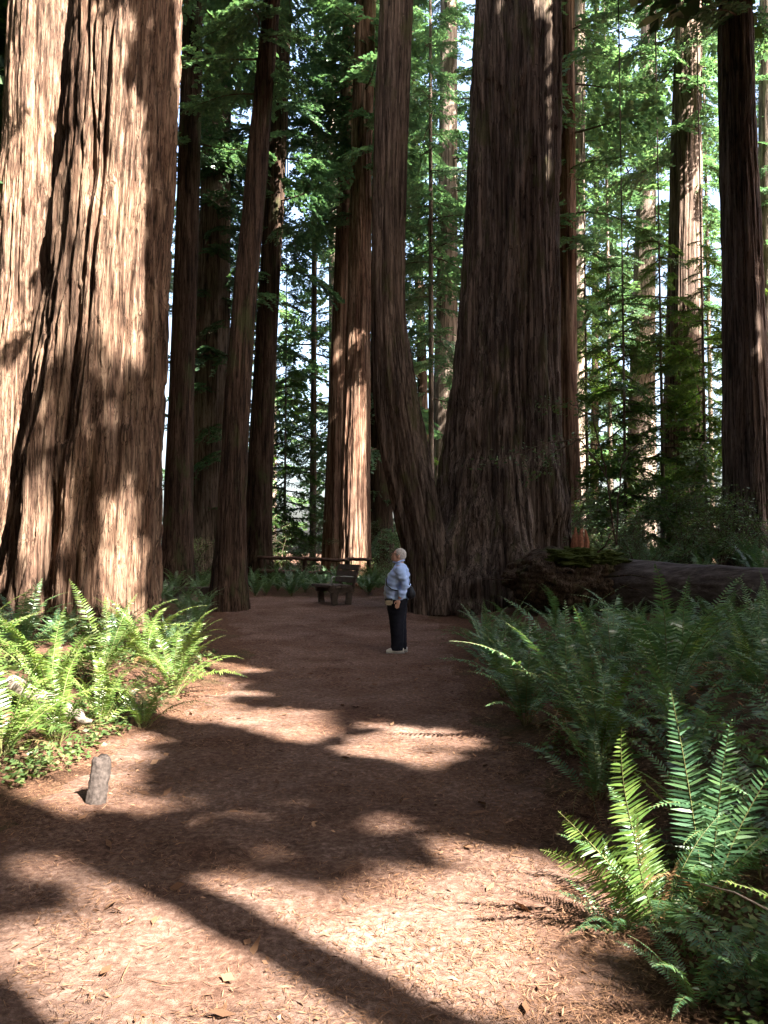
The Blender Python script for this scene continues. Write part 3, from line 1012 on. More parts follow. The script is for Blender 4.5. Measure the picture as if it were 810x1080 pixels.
# ------------------------------------------------------------------ ferns
def frond_mesh(seed, L=1.0, arch=1.0, npin=36, pl=0.085, pw=0.0085, mat=None, up=R(80), gapf=1.0, curl=0.0):
    """a sword fern frond leaving the origin upwards and arching over towards +X"""
    g = np.random.default_rng(seed)
    n = 40
    s = np.linspace(0, 1, n)
    el = up - arch * (s ** 1.3) + curl * s ** 4
    dx = np.cos(el) * L / (n - 1)
    dz = np.sin(el) * L / (n - 1)
    x = np.concatenate([[0], np.cumsum(dx)[:-1]])
    z = np.concatenate([[0], np.cumsum(dz)[:-1]])
    y = 0.03 * L * np.sin(s * 3 + g.random() * 6) * s
    P = np.stack([x, y, z], -1)
    T = np.gradient(P, axis=0)
    T /= np.linalg.norm(T, axis=1)[:, None]
    t = 0.13 + 0.87 * (np.arange(npin) + 0.4) / npin
    V, Q, mi = [], [], []
    k = 0
    for ti in t:
        for sd in (-1, 1):
            tj = min(0.998, ti + 0.006 * sd + g.normal(0, 0.002))
            p = np.array([np.interp(tj, s, P[:, a]) for a in range(3)])
            tg = np.array([np.interp(tj, s, T[:, a]) for a in range(3)])
            side = np.array([0, sd, 0]) - tg * 0
            nrm = np.cross(tg, [0, 1.0, 0])
            if nrm[2] < 0:
                nrm = -nrm
            prof = (min(1.0, 0.55 + (tj - 0.13) * 3.0)) * (1 - max(0, (tj - 0.45) / 0.55) ** 1.6 * 0.93)
            ln = pl * L * prof * g.uniform(0.88, 1.08)
            if g.random() < 0.02:
                continue
            d = side * 0.95 + tg * (0.22 + 0.3 * tj) + nrm * g.normal(0.02, 0.13)
            d /= np.linalg.norm(d)
            wv = np.cross(nrm, d)
            wv /= np.linalg.norm(wv)
            tw = g.normal(0, 0.3)
            wv = wv * math.cos(tw) + nrm * math.sin(tw)
            w = pw * L * (0.5 + 0.5 * prof)
            dr = nrm * -ln * 0.16
            for f, wf in ((0.0, 0.55), (0.14, 1.0), (0.6, 0.8), (1.0, 0.06)):
                c = p + d * ln * f + dr * f * f
                V += [c - wv * w * wf, c + wv * w * wf]
            for a in range(3):
                Q.append([k + 2 * a, k + 2 * a + 1, k + 2 * a + 3, k + 2 * a + 2])
                mi.append(0)
            k += 8
    st = MB()
    st.tube(P, np.linspace(0.0042, 0.001, n) * L, 4, False)
    V = np.vstack([np.array(V), st.V[0]])
    Q2 = st.Q[0] + k
    Q = np.vstack([np.array(Q), Q2])
    mi = np.concatenate([np.array(mi), np.ones(len(Q2), int)])
    return mesh_np('frond', V, Q, [mat or M['fern'], M['rachis']], mi, False)


FR = [frond_mesh(800 + k, 1.0, a, 34, mat=M['fern'], up=R(u), curl=c) for k, (a, u, c) in enumerate(
    ((0.9, 82, 0), (1.25, 80, 0), (1.55, 78, 0), (1.9, 76, 0.3), (1.1, 66, 0), (1.6, 62, 0.2)))]
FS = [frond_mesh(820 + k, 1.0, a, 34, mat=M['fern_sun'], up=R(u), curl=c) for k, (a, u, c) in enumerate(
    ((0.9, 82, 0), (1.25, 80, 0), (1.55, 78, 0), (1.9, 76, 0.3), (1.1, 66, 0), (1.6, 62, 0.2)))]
FD = [frond_mesh(840 + k, 1.0, a, 26, mat=M['fern_dead'], up=R(u), pw=0.006, pl=0.06) for k, (a, u) in enumerate(((2.2, 60), (2.6, 64), (1.8, 40)))]
fern_n = [0]


def fern(x, y, size, label, group, fronds=FR, n=16, seed=None, lean=(0, 0), dead=2, spread=1.0):
    k = fern_n[0] = fern_n[0] + 1
    g = np.random.default_rng(9000 + k if seed is None else seed)
    t = thing('sword_fern', label, 'fern', (x, y, gz(x, y) - 0.02), g.random() * 6.28, group)
    for j in range(n):
        f = link('frond', fronds[g.integers(len(fronds))], t)
        az = (j + g.random() * 0.8) * 2 * PI / n
        sc = size * g.uniform(0.72, 1.12)
        f.scale = (sc, sc * g.uniform(0.9, 1.1), sc)
        f.rotation_euler = (g.normal(0, 0.14), g.normal(0.0, 0.13) * spread, az)
        f.location = (0.03 * math.cos(az), 0.03 * math.sin(az), 0)
    for j in range(dead):
        f = link('frond', FD[g.integers(3)], t)
        sc = size * g.uniform(0.6, 0.9)
        f.scale = (sc, sc, sc)
        f.rotation_euler = (g.normal(0, 0.2), g.normal(0.2, 0.1), g.random() * 6.28)
        if j == 0:
            f['label'] = 'withered brown frond'
    return t


# far ferns are one mesh each
def merged_fern(seed, n=14):
    g = np.random.default_rng(seed)
    Vs, Qs, Ms, k = [], [], [], 0
    for j in range(n):
        me = FR[g.integers(len(FR))]
        co = np.empty(len(me.vertices) * 3, np.float32)
        me.vertices.foreach_get('co', co)
        co = co.reshape(-1, 3)
        q = np.empty(len(me.polygons) * 4, np.int32)
        me.loops.foreach_get('vertex_index', q)
        mi = np.empty(len(me.polygons), np.int32)
        me.polygons.foreach_get('material_index', mi)
        Vs.append(xf(co, (0, 0, 0), (j + g.random()) * 2 * PI / n, g.normal(0, 0.12), g.normal(0, 0.12), g.uniform(0.75, 1.1)))
        Qs.append(q.reshape(-1, 4) + k)
        Ms.append(mi)
        k += len(co)
    return mesh_np('fern', np.vstack(Vs), np.vstack(Qs), [M['fern'], M['rachis']], np.concatenate(Ms))


MF = [merged_fern(950 + k) for k in range(4)]


def far_fern(x, y, size, label, group):
    fern_n[0] += 1
    g = np.random.default_rng(8000 + fern_n[0])
    o = link('sword_fern', MF[g.integers(4)], None, (x, y, gz(x, y) - 0.02))
    o.rotation_euler = (0, 0, g.random() * 6.28)
    o.scale = (size,) * 3
    return tag(o, label, 'fern', group)


def scatter(seed, x0, x1, y0, y1, dmin, tries, ok):
    g = np.random.default_rng(seed)
    pts = []
    for _ in range(tries):
        p = (g.uniform(x0, x1), g.uniform(y0, y1))
        if not ok(*p):
            continue
        d = dmin if np.isscalar(dmin) else dmin(p[1])
        if all((p[0] - q[0]) ** 2 + (p[1] - q[1]) ** 2 > d * d for q in pts):
            pts.append(p)
    return pts


# ---- named ferns along the left bank
LF = [  # px, py of the base, size, n, label
    (20, 800, 1.05, 18, 'sunlit fern at the far left edge above the pale ground leaves'),
    (-30, 745, 1.15, 18, 'big fern cut by the left edge of the picture'),
    (65, 740, 1.15, 18, 'broad fern arching in front of the huge shaggy redwood'),
    (120, 715, 1.1, 17, 'fern with shaded fronds spread against the foot of the huge redwood'),
    (165, 705, 1.05, 16, 'bright fern under the sunlit right foot of the huge redwood'),
    (195, 735, 0.95, 16, 'sunlit fern reaching out over the left path edge'),
    (120, 770, 0.9, 14, 'upright fern beside the short grey post'),
    (165, 768, 0.7, 12, 'small fern at the path edge right of the short grey post'),
    (30, 700, 1.2, 18, 'tall dark fern against the left root of the huge redwood'),
    (205, 700, 0.85, 14, 'fern on the corner where the path passes the huge redwood'),
    (75, 790, 0.8, 13, 'pale fern rising from the ground leaves behind the grey post'),
]
taken = []
for px, py, s, n, lab in LF:
    p = ground_at(px, py)
    taken.append((p[0], p[1]))
    fern(p[0] - 0.12, p[1], s * 1.02, lab, 'ferns on the left bank', FS if s != 1.2 else FR, n, dead=3)

# ---- ferns on the right bank
def okr(x, y):
    if path_in(x, y) > -0.22 or math.hypot(x - 1.1, y - 3.2) < 0.75:
        return False
    if math.hypot(x - gbase[0], y - 18) < 2.6:
        return False
    if 13.0 < y < 16.2 and x > 1.5:
        return False
    return x / y < 0.62


near = [p for p in scatter(31, 1.1, 8, 3.9, 13.0, lambda y: 0.44 + 0.014 * y, 3600, okr)]
ROWS = [(0, 5.2, 'the nearest row of the right bank'), (5.2, 7.0, 'the row behind the ladder-like fern'), (7.0, 9.0, 'the middle row of the right bank'), (9.0, 11.0, 'the second row before the log'), (11.0, 99, 'the row in front of the fallen log')]
lab_of = {}
edge_f = sorted([p for p in near if path_in(*p) > -0.75], key=lambda p: p[1])
for k, p in enumerate(edge_f):
    lab_of[p] = f'{ORD[k]} fern from the viewer along the right path edge'
for lo, hi, nm in ROWS:
    for k, p in enumerate(sorted([p for p in near if lo <= p[1] < hi and p not in lab_of], key=lambda p: p[0] / p[1])):
        lab_of[p] = f'{ORD[k]} fern from the left in {nm}'
for x, y in near:
    gq = np.random.default_rng(int(x * 1000 + y * 77))
    fern(x, y, gq.uniform(0.72, 1.3) * (1.0 if y < 8.5 else 0.76), lab_of[(x, y)], 'ferns on the shaded right bank', FR + FS[:2] if gq.random() < 0.25 else FR, int(gq.integers(10, 18)), dead=int(gq.integers(0, 5)), spread=2.0)

# ---- the tall sunlit fern close by at the right
p = ground_at(700, 985)
hero = thing('sword_fern', 'tall sunlit fern close by at the right with a withered brown frond inside', 'fern', (p[0], p[1], p[2] - 0.02))
HL = M['fern_sun']
HM = M['fern']


def hero_frond(seed, L, arch, up, az, mat, tip=0, npin=42, dead=False, roll=0.0):
    me = frond_mesh(seed, L, arch, npin, 0.112 if not dead else 0.05, 0.0070, mat, up)
    f = link('frond', me, hero)
    f.rotation_euler = (roll, 0, az)
    return f


hero_frond(1, 1.0, 0.5, R(88), R(-80), HL, roll=0.30)
hero_frond(2, 0.84, 0.7, R(84), R(-95), HL, roll=0.62)
hero_frond(3, 0.72, 0.8, R(80), R(-110), HL, roll=0.80)
hero_frond(4, 0.75, 0.6, R(86), R(-70), HL, roll=0.48)
f = hero_frond(5, 0.66, 0.6, R(84), R(-85), M['fern_dead'], dead=True, roll=0.36)
f['label'] = 'withered brown frond'
f = hero_frond(10, 0.5, 0.9, R(84), R(-75), M['fern_dead'], dead=True, roll=0.12)
f['label'] = 'withered brown frond'
hero_frond(6, 0.6, 1.0, R(80), R(20), HM)
hero_frond(7, 0.6, 1.3, R(80), R(-60), HM, roll=-0.5)
hero_frond(8, 0.5, 1.6, R(70), R(-110), HM)
hero_frond(9, 0.7, 1.0, R(72), R(100), HM)
hero_frond(24, 0.55, 1.7, R(60), R(-90), HM)
hero_frond(25, 0.6, 1.2, R(66), R(150), HM)
p = ground_at(768, 985)
hero2 = thing('sword_fern', 'fern with three upright ladder-like fronds beside the tall sunlit fern', 'fern', (p[0], p[1] + 0.2, p[2] - 0.02))
hero = hero2
hero_frond(11, 1.0, 0.35, R(92), R(-92), HM, roll=0.16)
hero_frond(12, 0.88, 0.4, R(90), R(-84), HM, roll=-0.08)
hero_frond(13, 1.0, 0.5, R(86), R(-70), HM, roll=-0.34)
hero_frond(14, 0.7, 1.0, R(70), R(-30), HM)
hero_frond(15, 0.6, 1.2, R(66), R(-120), HM)
hero_frond(17, 0.8, 1.0, R(70), R(60), HM)
hero_frond(18, 0.7, 1.2, R(66), R(10), HM)
f = hero_frond(16, 0.6, 1.4, R(60), R(-140), M['fern_dead'], dead=True)
f['label'] = 'withered brown frond'
p = at(815, 985, 2.3)
fn = thing('sword_fern', 'low fern poking one bright frond tip in at the right edge', 'fern', (p[0] + 0.42, 2.45, gz(p[0] + 0.42, 2.45)))
hero = fn
hero_frond(21, 0.75, 1.1, R(72), R(176), HL)
hero_frond(22, 0.7, 1.0, R(70), R(60), HM)
hero_frond(23, 0.7, 1.0, R(70), R(-50), HM)

for px, py, sz, lab in ((806, 1050, 0.5, 'small dark fern in the bottom right corner'), (735, 1062, 0.42, 'small dark fern under the tall sunlit fern'),
                        (655, 985, 0.36, 'little fern on the path edge left of the tall sunlit fern'), (810, 930, 0.8, 'shaded fern at the right edge behind the dead twig')):
    p = ground_at(px, py)
    fern(p[0], p[1], sz, lab, 'ferns on the shaded right bank', FR, 11, dead=2)
# ---- ferns round the bench, behind the path and behind the log
def okb(x, y):
    return path_in(x, y) < -0.3 and not (math.hypot(x - gbase[0], y - 18) < 2.3) and abs(x) / y < 0.5


def far_group(pts, size, group, zone):
    cnt = {}
    for x, y in sorted(pts, key=lambda p: p[0] / p[1]):
        z = zone(x, y)
        k = cnt[z] = cnt.get(z, -1) + 1
        far_fern(x, y, size(np.random.default_rng(int(abs(x) * 999))), f'{ORD[min(k, 39)]} from the left of the {z}', group)


far_group(scatter(41, -7, 1.6, 20.6, 27, 0.62, 900, okb), lambda g: g.uniform(0.75, 1.05), 'ferns beyond the path',
          lambda x, y: ('shaded ferns in the front row behind the bench' if y < 23.5 else 'ferns in the back row by the rail fence') if -3.4 < x < 0.3 else ('ferns behind the leaning dark trunk' if x < 0 else 'ferns between the bench and the great trunk'))
far_group(scatter(42, 3.2, 13, 16.0, 27, 0.85, 900, okb), lambda g: g.uniform(0.8, 1.15), 'ferns beyond the fallen log',
          lambda x, y: 'ferns right behind the fallen log' if y < 19 else ('ferns halfway up the slope beyond the log' if y < 23 else 'ferns at the top of the slope beyond the log'))
far_group(scatter(43, -7.5, -3.0, 11, 17, 0.7, 400, lambda x, y: path_in(x, y) < -0.3 and math.hypot(x + 5.4, y - 14.2) > 1.9 and abs(x) / y < 0.55), lambda g: 0.8, 'ferns at the huge redwood',
          lambda x, y: 'ferns close around the foot of the huge shaggy redwood' if y < 14 else 'ferns behind the huge shaggy redwood')

# ------------------------------------------------------------------ fallen log
A, B = at(628, 640, 15.2), at(850, 634, 13.2)
A = np.array([A[0], 15.0, gz(A[0], 15.0) + 0.50])
B = np.array([B[0] + 0.3, 13.4, gz(B[0], 13.4) + 0.42])
log = thing('fallen_log', 'weathered fallen log with a mossy root mass lying beyond the right bank ferns', 'log', tuple(A))
n, ns = 90, 72
tt = np.linspace(0, 1, n)
ax = B - A
Ln = np.linalg.norm(ax)
ax /= Ln
sd = np.cross(ax, [0, 0, 1.0])
sd /= np.linalg.norm(sd)
upv = np.cross(sd, ax)
th = np.linspace(0, 1, ns, endpoint=False)
TH, TT = np.meshgrid(th, tt)
rr = 0.52 - 0.10 * TT
rr = rr * (1 + 0.10 * (vnoise(TH * 14, TT * 3, 14, 71) - 0.5) + 0.07 * (vnoise(TH * 40, TT * 9, 40, 72) - 0.5) + 0.15 * (vnoise(TH * 5, TT * 5, 5, 73) - 0.5))
V = (ax[None, None] * (TT * Ln)[..., None] + sd * (rr * np.cos(TH * 2 * PI))[..., None] + upv * (rr * np.sin(TH * 2 * PI))[..., None]).reshape(-1, 3)
i = np.arange(n - 1)[:, None] * ns
j = np.arange(ns)[None]
Q = np.stack([i + j, i + (j + 1) % ns, i + ns + (j + 1) % ns, i + ns + j], -1).reshape(-1, 4)
M['log_grey'] = None
m, nt, out = new_mat('log_grey')
v = mapping(nt, (0.25, 1, 1))
a = noise(nt, v, 12, 6, 0.65)
col = ramp(nt, [(0.3, (0.03, 0.022, 0.02)), (0.55, (0.085, 0.068, 0.064)), (0.8, (0.19, 0.16, 0.155))], a)
bsdf(nt, out, col, 0.85, a, 0.2, 0.8, 0.03)
M['log_grey'] = m
link('log', mesh_np('log', V, Q, M['log_grey'], None, True), log)


def blob(name, mat, pts, parent, sub=5, amp=0.25, seed=1, fr=2.2):
    """lumpy mound: a sphere stretched to half sizes pts[1] about pts[0], roughened"""
    bm = bmesh.new()
    bmesh.ops.create_icosphere(bm, subdivisions=sub, radius=1)
    from mathutils import noise as mn
    for vt in bm.verts:
        c = vt.co.copy()
        d = mn.fractal(c * fr + Vector((seed * 7.1, 0, 0)), 0.9, 2.1, 5)
        vt.co = c * (1 + amp * d)
        vt.co = Vector([vt.co[q] * pts[1][q] + pts[0][q] for q in range(3)])
    for f in bm.faces:
        f.smooth = True
    me = bpy.data.meshes.new(name)
    bm.to_mesh(me)
    bm.free()
    me.materials.append(mat)
    return link(name, me, parent)


M['rot'] = mat_bark('rot', (0.02, 0.014, 0.010), (0.06, 0.042, 0.03), (0.13, 0.095, 0.07), 0.6, 9, 0.04, (0.05, 0.06, 0.02))
blob('root_mass', M['rot'], ((-0.55, 0.1, 0.08), (1.2, 0.85, 0.58)), log, 6, 0.20, 3, 1.8)
blob('moss_cushion', M['moss'], ((-0.35, -0.2, 0.48), (0.75, 0.55, 0.20)), log, 6, 0.30, 5, 3)
M['fresh_wood'] = mat_plain('fresh_wood', (0.30, 0.125, 0.075), 0.85, 0.1, 0.35, 25)
sp = MB()
g = np.random.default_rng(3)
c0 = at(612, 577, 14.6) - A
for k in range(7):
    b0 = c0 + np.array([g.uniform(-0.10, 0.10), g.uniform(-0.1, 0.1), -0.2])
    h = g.uniform(0.35, 0.62)
    sp.tube(np.array([b0, b0 + [g.normal(0, 0.02), 0, h * 0.6], b0 + [g.normal(0, 0.03), 0, h]]), [0.06, 0.05, 0.012], 6, True)
link('splintered_wood', sp.mesh('splintered_wood', M['fresh_wood'], False), log)
rt = MB()
for k in range(6):
    a0 = g.uniform(0, 6.28)
    P = [np.array([-0.6, 0, 0.15])]
    d = np.array([math.cos(a0) * 0.9, -abs(math.sin(a0)) * 0.8, g.uniform(-0.3, 0.6)])
    for q in range(6):
        d = d + g.normal(0, 0.25, 3)
        P.append(P[-1] + d / np.linalg.norm(d) * 0.27)
    rt.tube(P, np.linspace(0.04, 0.006, 7), 6, False)
link('roots', rt.mesh('roots', M['bark_dark'], True), log)

# ------------------------------------------------------------------ thicket shrubs
def shrub_meshes(seed, h, w, nst, leaf, nl):
    g = np.random.default_rng(seed)
    st = MB()
    Ls = []
    for k in range(nst):
        az = g.random() * 6.28
        d = np.array([math.cos(az) * w / h * 0.9, math.sin(az) * w / h * 0.9, 1.0]) * g.uniform(0.5, 1)
        P = [np.array([g.normal(0, 0.08), g.normal(0, 0.08), 0])]
        nseg = 9
        for q in range(nseg):
            d = d + g.normal(0, 0.16, 3) + np.array([0, 0, -0.06])
            P.append(P[-1] + d / np.linalg.norm(d) * h / nseg * g.uniform(0.8, 1.2))
        P = np.array(P)
        st.tube(P, np.linspace(0.016, 0.004, len(P)), 4, False)
        for q in range(3, nseg + 1):
            for tw in range(5):
                az2 = g.random() * 6.28
                dd = np.array([math.cos(az2), math.sin(az2), g.normal(0.05, 0.25)])
                ln = g.uniform(0.25, 0.7) * w * 0.5
                E = P[q] + dd * ln
                st.tube(np.array([P[q], (P[q] + E) / 2 + [0, 0, 0.03], E]), [0.005, 0.004, 0.002], 3, False)
                u = g.random(nl)[:, None]
                C = P[q] + dd * ln * u + g.normal(0, 0.05, (nl, 3))
                ld = g.normal(0, 1, (nl, 3)) * [1, 1, 0.35]
                ld /= np.linalg.norm(ld, axis=1)[:, None]
                up = g.normal(0, 0.4, (nl, 3)) + [0, 0, 1]
                wv = np.cross(ld, up)
                wv /= np.linalg.norm(wv, axis=1)[:, None]
                ll = leaf * g.uniform(0.6, 1.2, nl)[:, None]
                Ls.append(np.stack([C, C + ld * ll * 0.5 + wv * ll * 0.27, C + ld * ll, C + ld * ll * 0.5 - wv * ll * 0.27], 1))
    return leaf_mesh('foliage', np.concatenate(Ls), M['shrub_leaf']), st.mesh('stems', M['wood_branch'])


SHR = [shrub_meshes(61, 2.6, 1.6, 10, 0.055, 16), shrub_meshes(62, 3.4, 1.8, 12, 0.06, 16), shrub_meshes(63, 1.6, 1.4, 9, 0.05, 16)]
SP = [(648, 16.6, 2, 0.85, 'low shrub over the mossy root mass of the fallen log'), (676, 17.2, 0, 0.7, 'shrub sprouting between the fallen log and the great trunk'),
      (612, 20, 0, 1.0, 'huckleberry shrub growing behind the mossy root mass'), (640, 21.5, 1, 1.0, 'tall leafy shrub in the thicket next to the great trunk'),
      (668, 19.5, 2, 1.1, 'low leafy shrub just behind the fallen log'), (700, 22, 1, 0.95, 'leafy shrub at the foot of the broad brown trunk'),
      (728, 20, 0, 1.0, 'leafy shrub between the two brown trunks beyond the log'), (760, 19, 2, 1.1, 'low shrub in front of the tall straight trunk'),
      (790, 22.5, 0, 1.1, 'shrub right of the tall straight trunk'), (820, 19.5, 1, 0.9, 'shrub cut by the right edge beyond the log'),
      (585, 21, 1, 1.1, 'shrub peeping out behind the great trunk'), (310, 29, 0, 1.0, 'leafy shrub behind the rail fence'),
      (330, 33, 1, 1.1, 'pale leafy shrub farther behind the rail fence'), (295, 36, 1, 1.2, 'tall leafy shrub left of the reddish shaded trunk'),
      (190, 25, 2, 1.1, 'low shrub behind the slim trunk at the left'), (430, 26, 2, 1.1, 'low shrub at the foot of the curved stem'), (405, 28, 0, 1.0, 'shrub behind the head of the person')]
for k, (px, D, v, s, lab) in enumerate(SP):
    x = (px - 405) / FPX * D
    t = thing('shrub', lab, 'shrub', (x, D, gz(x, D) - 0.03), k * 1.1, 'shrubs in the understorey')
    for nm, d in zip(('foliage', 'stems'), SHR[v]):
        c = link(nm, d, t)
        c.scale = (s, s, s)

# a leafy twig arching in front of the great trunk
P0 = at(650, 560, 15.9)
bx = thing('arching_shrub', 'thin arching stems with small pale leaves hanging in front of the great trunk', 'shrub', (P0[0], P0[1], gz(P0[0], P0[1])))
O = np.array(bx.location)
st = MB()
Ls = []
g = np.random.default_rng(77)
for pts in ([(650, 575, 15.9), (640, 500, 15.6), (612, 462, 15.3), (575, 468, 15.0), (535, 482, 14.9), (498, 492, 14.8)],
            [(650, 575, 15.9), (655, 490, 15.7), (690, 446, 15.5), (740, 440, 15.4)],
            [(640, 500, 15.6), (625, 440, 15.4), (600, 425, 15.2), (570, 430, 15.1)],
            [(612, 462, 15.3), (580, 480, 15.1), (560, 505, 15.0)]):
    P = np.array([at(*q) for q in pts]) - O
    s = np.linspace(0, 1, 22)
    P = np.stack([np.interp(s, np.linspace(0, 1, len(P)), P[:, k]) for k in range(3)], -1) + g.normal(0, 0.012, (22, 3))
    st.tube(P, np.linspace(0.02, 0.004, 22), 5, False)
    for q in range(9, 22):
        nl = 9
        C = P[q] + g.normal(0, 0.11, (nl, 3)) * [1.2, 1, 0.8]
        ld = g.normal(0, 1, (nl, 3)) * [1, 1, 0.5]
        ld /= np.linalg.norm(ld, axis=1)[:, None]
        wv = np.cross(ld, g.normal(0, 0.5, (nl, 3)) + [0, 0, 1])
        wv /= np.linalg.norm(wv, axis=1)[:, None]
        ll = 0.085 * g.uniform(0.6, 1.2, nl)[:, None]
        Ls.append(np.stack([C, C + ld * ll * 0.5 + wv * ll * 0.28, C + ld * ll, C + ld * ll * 0.5 - wv * ll * 0.28], 1))
link('foliage', leaf_mesh('foliage', np.concatenate(Ls), M['shrub_leaf']), bx)
link('stems', st.mesh('stems', M['wood_branch']), bx)

# ------------------------------------------------------------------ bench and fence
M['bench_wood'] = mat_plain('bench_wood', (0.085, 0.065, 0.055), 0.75, 0.25, 0.35, 9)
M['bench_metal'] = mat_plain('bench_metal', (0.30, 0.30, 0.29), 0.45, 0.5, 0.1, 8)
p = ground_at(352, 636.5)
bx_, by_ = p[0], p[1]
bench = thing('bench', 'dark wooden bench with a metal armrest facing left on the far path edge', 'bench', (bx_, by_, gz(bx_, by_)), R(24))
# local: the sitter faces -X, length along Y


def plank_mesh(boxes, name, mat, bev=0.012):
    bm = bmesh.new()
    for c, s, ry in boxes:
        r = bmesh.ops.create_cube(bm, size=1)
        mt = Matrix.Translation(c) @ Matrix.Rotation(ry, 4, 'Y') @ Matrix.Diagonal((*s, 1))
        bmesh.ops.transform(bm, matrix=mt, verts=r['verts'])
    bmesh.ops.bevel(bm, geom=bm.edges[:], offset=bev, segments=2, affect='EDGES')
    me = bpy.data.meshes.new(name)
    bm.to_mesh(me)
    bm.free()
    me.materials.append(mat)
    return me


link('seat', plank_mesh([((-0.27 + 0.145 * k, 0, 0.42), (0.135, 1.3, 0.06), 0) for k in range(4)], 'seat', M['bench_wood']), bench)
link('backrest', plank_mesh([((0.30 + 0.035 * k, 0, 0.56 + 0.145 * k), (0.05, 1.3, 0.138), R(14)) for k in range(3)], 'backrest', M['bench_wood']), bench)
for s in (-1, 1):
    link('support', plank_mesh([((0.02, s * 0.45, 0.335), (0.62, 0.10, 0.11), 0), ((-0.16, s * 0.45, 0.14), (0.13, 0.12, 0.28), R(-8)), ((0.20, s * 0.45, 0.14), (0.13, 0.12, 0.28), R(8)),
                                ((0.365, s * 0.45, 0.60), (0.05, 0.09, 0.52), R(14))], 'support', M['bench_wood']), bench)
ar = MB()
ar.tube([(-0.24, -0.5, 0.45), (-0.24, -0.5, 0.60), (-0.20, -0.5, 0.65), (0.10, -0.5, 0.65), (0.34, -0.5, 0.63)], 0.017, 8)
link('armrest', ar.mesh('armrest', M['bench_metal'], True), bench)

p = at(201, 640, 19.0)
lb_ = thing('low_bench', 'low dark timber seat beside the foot of the leaning dark trunk', 'bench', (p[0], 19.0, gz(p[0], 19.0)), R(-6))
link('seat', plank_mesh([((0, -0.1 + 0.2 * k, 0.33), (1.15, 0.19, 0.10), 0) for k in range(2)], 'seat', M['bench_wood']), lb_)
for s in (-1, 1):
    link('support', plank_mesh([((s * 0.38, 0, 0.135), (0.2, 0.36, 0.29), 0)], 'support', M['bench_wood']), lb_)

M['rail_wood'] = mat_plain('rail_wood', (0.10, 0.062, 0.05), 0.9, 0.1, 0.4, 7)
fl, fr_ = at(272, 588, 25.5), at(390, 590, 25.5)
fence = thing('rail_fence', 'low rustic rail fence behind the ferns at the bench', 'fence', (fl[0], 25.5, gz(fl[0], 25.5)))
O = np.array(fence.location)
for k, u in enumerate((0.03, 0.42, 0.80, 0.99)):
    q = fl + (fr_ - fl) * u
    pm = MB()
    zb = gz(q[0], q[1])
    pm.tube(np.array([[q[0], q[1], zb - 0.2], [q[0], q[1], q[2] - 0.1], [q[0] + 0.01, q[1], q[2] + 0.06]]) - O, [0.075, 0.07, 0.06], 8)
    link('post', pm.mesh('post', M['rail_wood'], True), fence)
for (u0, u1, dz) in ((0, 0.44, 0.0), (0.38, 0.82, -0.03), (0.78, 1.02, -0.02), (0.42, 0.8, -0.45), (0.0, 0.42, -0.42)):
    a, b = fl + (fr_ - fl) * u0, fl + (fr_ - fl) * u1
    rm = MB()
    s = np.linspace(0, 1, 8)[:, None]
    P = a + (b - a) * s + np.array([0, -0.09, dz]) + np.random.default_rng(int(u0 * 100)).normal(0, 0.012, (8, 3))
    rm.tube(P - O, [0.05, 0.055, 0.058, 0.055, 0.055, 0.052, 0.05, 0.045], 8)
    link('rail', rm.mesh('rail', M['rail_wood'], True), fence)

# ------------------------------------------------------------------ short post, bleached limb, twigs
M['old_wood'] = mat_plain('old_wood', (0.05, 0.04, 0.036), 0.9, 0.1, 0.5, 40, 0.01)
p = ground_at(101, 848)
top = at(108, 799, p[1] + 0.10) - p
tz = np.linspace(-0.15, 1, 40)
th = np.linspace(0, 1, 48, endpoint=False)
TH, TZ = np.meshgrid(th, tz)
rr = 0.058 * (1 + 0.16 * (vnoise(TH * 7, TZ * 2, 7, 31) - 0.5) + 0.18 * (vnoise(TH * 22, TZ * 3, 22, 32) - 0.5) + 0.1 * (vnoise(TH * 24, TZ * 14, 24, 33) - 0.5))
rr *= 1 - 0.18 * smooth((TZ - 0.9) / 0.1)
V = np.stack([top[0] * TZ + rr * np.cos(TH * 2 * PI), top[1] * TZ + rr * np.sin(TH * 2 * PI),
              top[2] * TZ * (1 + 0.10 * (TZ > 0.9) * (vnoise(TH * 9, TZ * 0, 9, 34) - 0.4))], -1).reshape(-1, 3)
V = np.vstack([V, top * 0.985])
i_ = np.arange(39)[:, None] * 48
j_ = np.arange(48)[None]
Q = np.stack([i_ + j_, i_ + (j_ + 1) % 48, i_ + 48 + (j_ + 1) % 48, i_ + 48 + j_], -1).reshape(-1, 4)
Q = np.vstack([Q, [[1920, 39 * 48 + a, 39 * 48 + a + 1, 39 * 48 + (a + 2) % 48] for a in range(0, 48, 2)]])
po = link('wooden_post', mesh_np('wooden_post', V, Q, M['old_wood'], None, True), None, tuple(p))
tag(po, 'short weathered grey post stub leaning at the left path edge', 'post')
a, b = ground_at(8, 745), ground_at(95, 778)
a[2] += 0.2
b[2] += 0.12
M['bleached'] = mat_plain('bleached', (0.24, 0.20, 0.165), 0.85, 0.15, 0.3, 10, 0.01)
lm = MB()
s = np.linspace(0, 1, 16)[:, None]
P = (b - a) * s + np.random.default_rng(2).normal(0, 0.012, (16, 3))
lm.tube(P, np.r_[0.03, np.linspace(0.08, 0.05, 13), 0.035, 0.012], 12)
lm.tube(np.array([P[9], P[9] + [0.02, -0.12, -0.1], P[9] + [0.04, -0.2, -0.3]]), [0.05, 0.045, 0.035], 8)
lo = link('fallen_limb', lm.mesh('fallen_limb', M['bleached'], True), None, tuple(a))
tag(lo, 'bleached fallen limb lying in the sun among the left ferns', 'limb')
a, b = at(738, 932, 2.75), at(815, 962, 2.55)
tw = MB()
